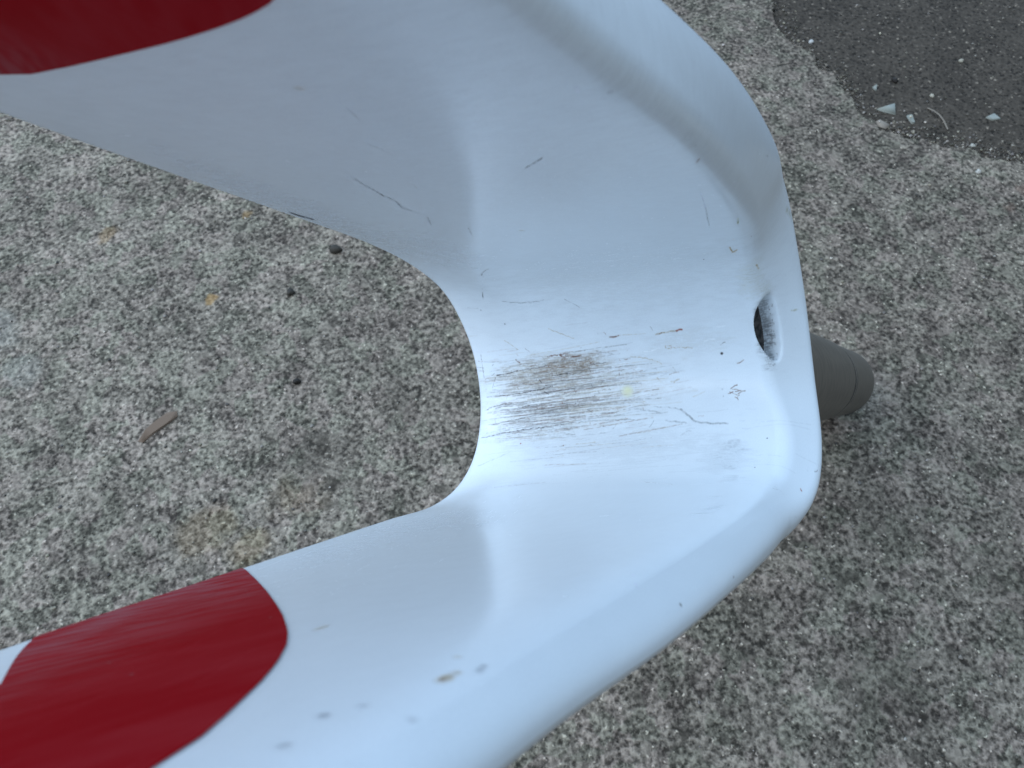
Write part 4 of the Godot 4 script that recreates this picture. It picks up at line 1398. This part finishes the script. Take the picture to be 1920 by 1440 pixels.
func plain(c: Color, rough := 0.85) -> StandardMaterial3D:
	var m := StandardMaterial3D.new()
	m.albedo_color = c.linear_to_srgb()
	m.roughness = rough
	m.metallic_specular = 0.25
	return m


func build_litter():
	var top := -0.0022
	var glass := plain(Color(0.23, 0.225, 0.185), 0.3)
	tag(shard([Vector2(0.2022, -0.377), Vector2(0.2137, -0.3815), Vector2(0.212, -0.3725)], 0.0012, glass, "glass_shard", Vector3(0.03, 0, 0.02), top), "largest pale wedge-shaped glass shard on the dark asphalt", "glass shard")
	tag(shard([Vector2(0.2176, -0.3716), Vector2(0.2208, -0.3725), Vector2(0.2207, -0.3654), Vector2(0.2189, -0.3654)], 0.001, glass, "glass_shard", Vector3(0.02, 0, -0.03), top), "small oblong glass shard just right of the wedge-shaped shard", "glass shard")
	tag(shard([Vector2(0.2046, -0.3962), Vector2(0.2079, -0.3985), Vector2(0.2062, -0.3930)], 0.0008, glass, "glass_shard", Vector3(0.0, 0, 0.05), top), "tiny triangular glass chip beyond the wedge-shaped shard, by the concrete edge", "glass shard")
	tag(shard([Vector2(0.2610, -0.3705), Vector2(0.2665, -0.3735), Vector2(0.2690, -0.3690), Vector2(0.2640, -0.3680)], 0.0008, glass, "glass_shard", Vector3(0.03, 0, 0.0), top), "pale flat glass chip farthest right on the asphalt", "glass shard")
	var chip := plain(Color(0.25, 0.20, 0.155))
	tag(shard([Vector2(0.1985, -0.3655), Vector2(0.2013, -0.3672), Vector2(0.206, -0.3628), Vector2(0.2005, -0.358)], 0.0014, chip, "concrete_flake", Vector3(0.02, 0, 0.03), top + 0.0004), "pinkish grey flake of concrete broken off at the pavement's ragged edge", "concrete flake")
	# a fibre curled on the asphalt
	var st := SurfaceTool.new()
	st.begin(Mesh.PRIMITIVE_TRIANGLES)
	var path := [Vector3(0, 0, 0), Vector3(0.0022, 0.0006, 0.0030), Vector3(0.0042, 0.0009, 0.0068), Vector3(0.0054, 0.0007, 0.0115), Vector3(0.0059, 0.0002, 0.0180)]
	for k in path.size() - 1:
		var d: Vector3 = (path[k + 1] - path[k]).normalized()
		var e1 := d.cross(Vector3.UP).normalized()
		var e2 := e1.cross(d)
		for i in 6:
			for three in [[[k, i], [k + 1, i], [k + 1, i + 1]], [[k, i], [k + 1, i + 1], [k, i + 1]]]:
				var pp := []
				var nn := []
				for w in three:
					var t: float = TAU * w[1] / 6.0
					var dir := e1 * cos(t) + e2 * sin(t)
					nn.append(dir)
					pp.append(path[w[0]] + dir * 0.00042 + Vector3(0, 0.0004, 0))
				tri(st, pp, nn, [Vector2.ZERO, Vector2.ZERO, Vector2.ZERO])
	var fibre := keep(st.commit(), "plant_fibre", plain(Color(0.22, 0.18, 0.14)), self)
	fibre.position = Vector3(0.2311, top, -0.3779)
	tag(fibre, "thin pale curved plant fibre lying on the asphalt beside the glass shards", "plant fibre")
	# a scrap of dry leaf on the concrete, left of the fork
	var leaf := plain(Color(0.17, 0.115, 0.08), 0.8)
	var scrap := shard([Vector2(-0.1545, -0.1655), Vector2(-0.1530, -0.1705), Vector2(-0.1490, -0.1755), Vector2(-0.1450, -0.1795), Vector2(-0.1415, -0.1800), Vector2(-0.1408, -0.1772), Vector2(-0.1440, -0.1738), Vector2(-0.1490, -0.1690), Vector2(-0.1525, -0.1650)], 0.0009, leaf, "dry_leaf_scrap", Vector3(0.03, 0, -0.02), 0.0003)
	tag(scrap, "brown curled scrap of dry leaf on the concrete left of the fork", "leaf scrap")
	# loose stones one can pick out
	var meshes := [stone_mesh(1), stone_mesh(2), stone_mesh(3)]
	var spots := [
		[-0.085, -0.2708, 0.0062, Color(0.05, 0.041, 0.031), "dark grey angular stone on the concrete close under the upper blade"],
		[-0.1031, -0.2443, 0.0045, Color(0.045, 0.037, 0.028), "small blackish stone on the concrete midway between the blades"],
		[-0.0931, -0.1950, 0.0036, Color(0.025, 0.02, 0.016), "tiny black stone on the concrete between the blades, nearer the lower blade"],
		[0.2364, -0.3884, 0.0030, Color(0.38, 0.33, 0.25), "whitish pebble on the asphalt beyond the curved fibre"],
		[0.262, -0.420, 0.0034, Color(0.38, 0.33, 0.25), "cream pebble on the asphalt at the far right"],
		[0.219, -0.402, 0.0042, Color(0.025, 0.02, 0.016), "black pebble on the asphalt beyond the glass shards"],
		[0.178, -0.438, 0.0034, Color(0.45, 0.42, 0.38), "pinkish pebble on the asphalt right by the far end of the concrete edge"],
		[0.245, -0.345, 0.003, Color(0.38, 0.35, 0.29), "white quartz grain where the concrete edge meets the asphalt"],
		[0.242, -0.325, 0.0034, Color(0.42, 0.38, 0.32), "bright white quartz grain on the concrete right of the upper blade"],
		[0.288, -0.140, 0.003, Color(0.38, 0.35, 0.29), "bright white grain on the concrete at the right, beyond the steerer tube"],
	]
	for i in spots.size():
		var s = spots[i]
		var o := keep(meshes[i % 3], "pebble", plain(s[3], 0.6), self)
		o.scale = Vector3.ONE * s[2]
		o.rotation.y = i * 1.7
		o.position = Vector3(s[0], (top if s[1] < -0.36 or s[0] > 0.21 and s[1] < -0.35 else 0.0) + s[2] * 0.12, s[1])
		tag(o, s[4], "pebble", "loose pebbles on the ground")
	# grit nobody could count
	rng.seed = 88
	var crumb_line := PackedVector2Array([Vector2(0.1611, -0.4779), Vector2(0.1644, -0.4363), Vector2(0.1758, -0.4097), Vector2(0.1867, -0.394), Vector2(0.191, -0.3694), Vector2(0.2053, -0.3563), Vector2(0.2193, -0.3508), Vector2(0.2438, -0.3437), Vector2(0.2577, -0.3342), Vector2(0.2679, -0.3314), Vector2(0.30, -0.324)])
	var mm := MultiMesh.new()
	mm.transform_format = MultiMesh.TRANSFORM_3D
	mm.use_colors = true
	mm.mesh = meshes[1]
	var count := 4300
	mm.instance_count = count
	for i in count:
		var loose := i >= 3200
		var x := rng.randf_range(-0.34, 0.34)
		var z := rng.randf_range(-0.52, -0.02)
		if loose:
			# crumbs of concrete lying along the ragged edge
			var k := rng.randi_range(0, crumb_line.size() - 2)
			var at := crumb_line[k].lerp(crumb_line[k + 1], rng.randf())
			x = at.x + absf(rng.randfn(0.0, 0.009)) * 0.7 - 0.001
			z = at.y - absf(rng.randfn(0.0, 0.007)) + 0.001
		var size := 0.0006 + 0.0013 * pow(rng.randf(), 3.0)
		var on_road := loose or z < -0.33 and x > 0.16 and (x - 0.16) * 1.35 > (z + 0.478)
		var b := Basis(Vector3.UP, rng.randf() * TAU) * Basis(Vector3.RIGHT, rng.randf_range(-0.4, 0.4))
		mm.set_instance_transform(i, Transform3D(b.scaled(Vector3.ONE * size), Vector3(x, (top if on_road else 0.0) + size * 0.15, z)))
		var v := 0.04 + 0.26 * pow(rng.randf(), 1.5)
		if rng.randf() < 0.025:
			v = 0.5
		mm.set_instance_color(i, Color(v * 1.15, v * rng.randf_range(0.95, 1.0), v * rng.randf_range(0.68, 0.85)))
	var grit := MultiMeshInstance3D.new()
	grit.name = "grit"
	grit.multimesh = mm
	var gm := plain(Color(1, 1, 1), 0.6)
	gm.vertex_color_use_as_albedo = true
	grit.material_override = gm
	add_child(grit)
	grit.set_meta("kind", "stuff")
	tag(grit, "fine loose grit scattered over the concrete and the asphalt", "grit")
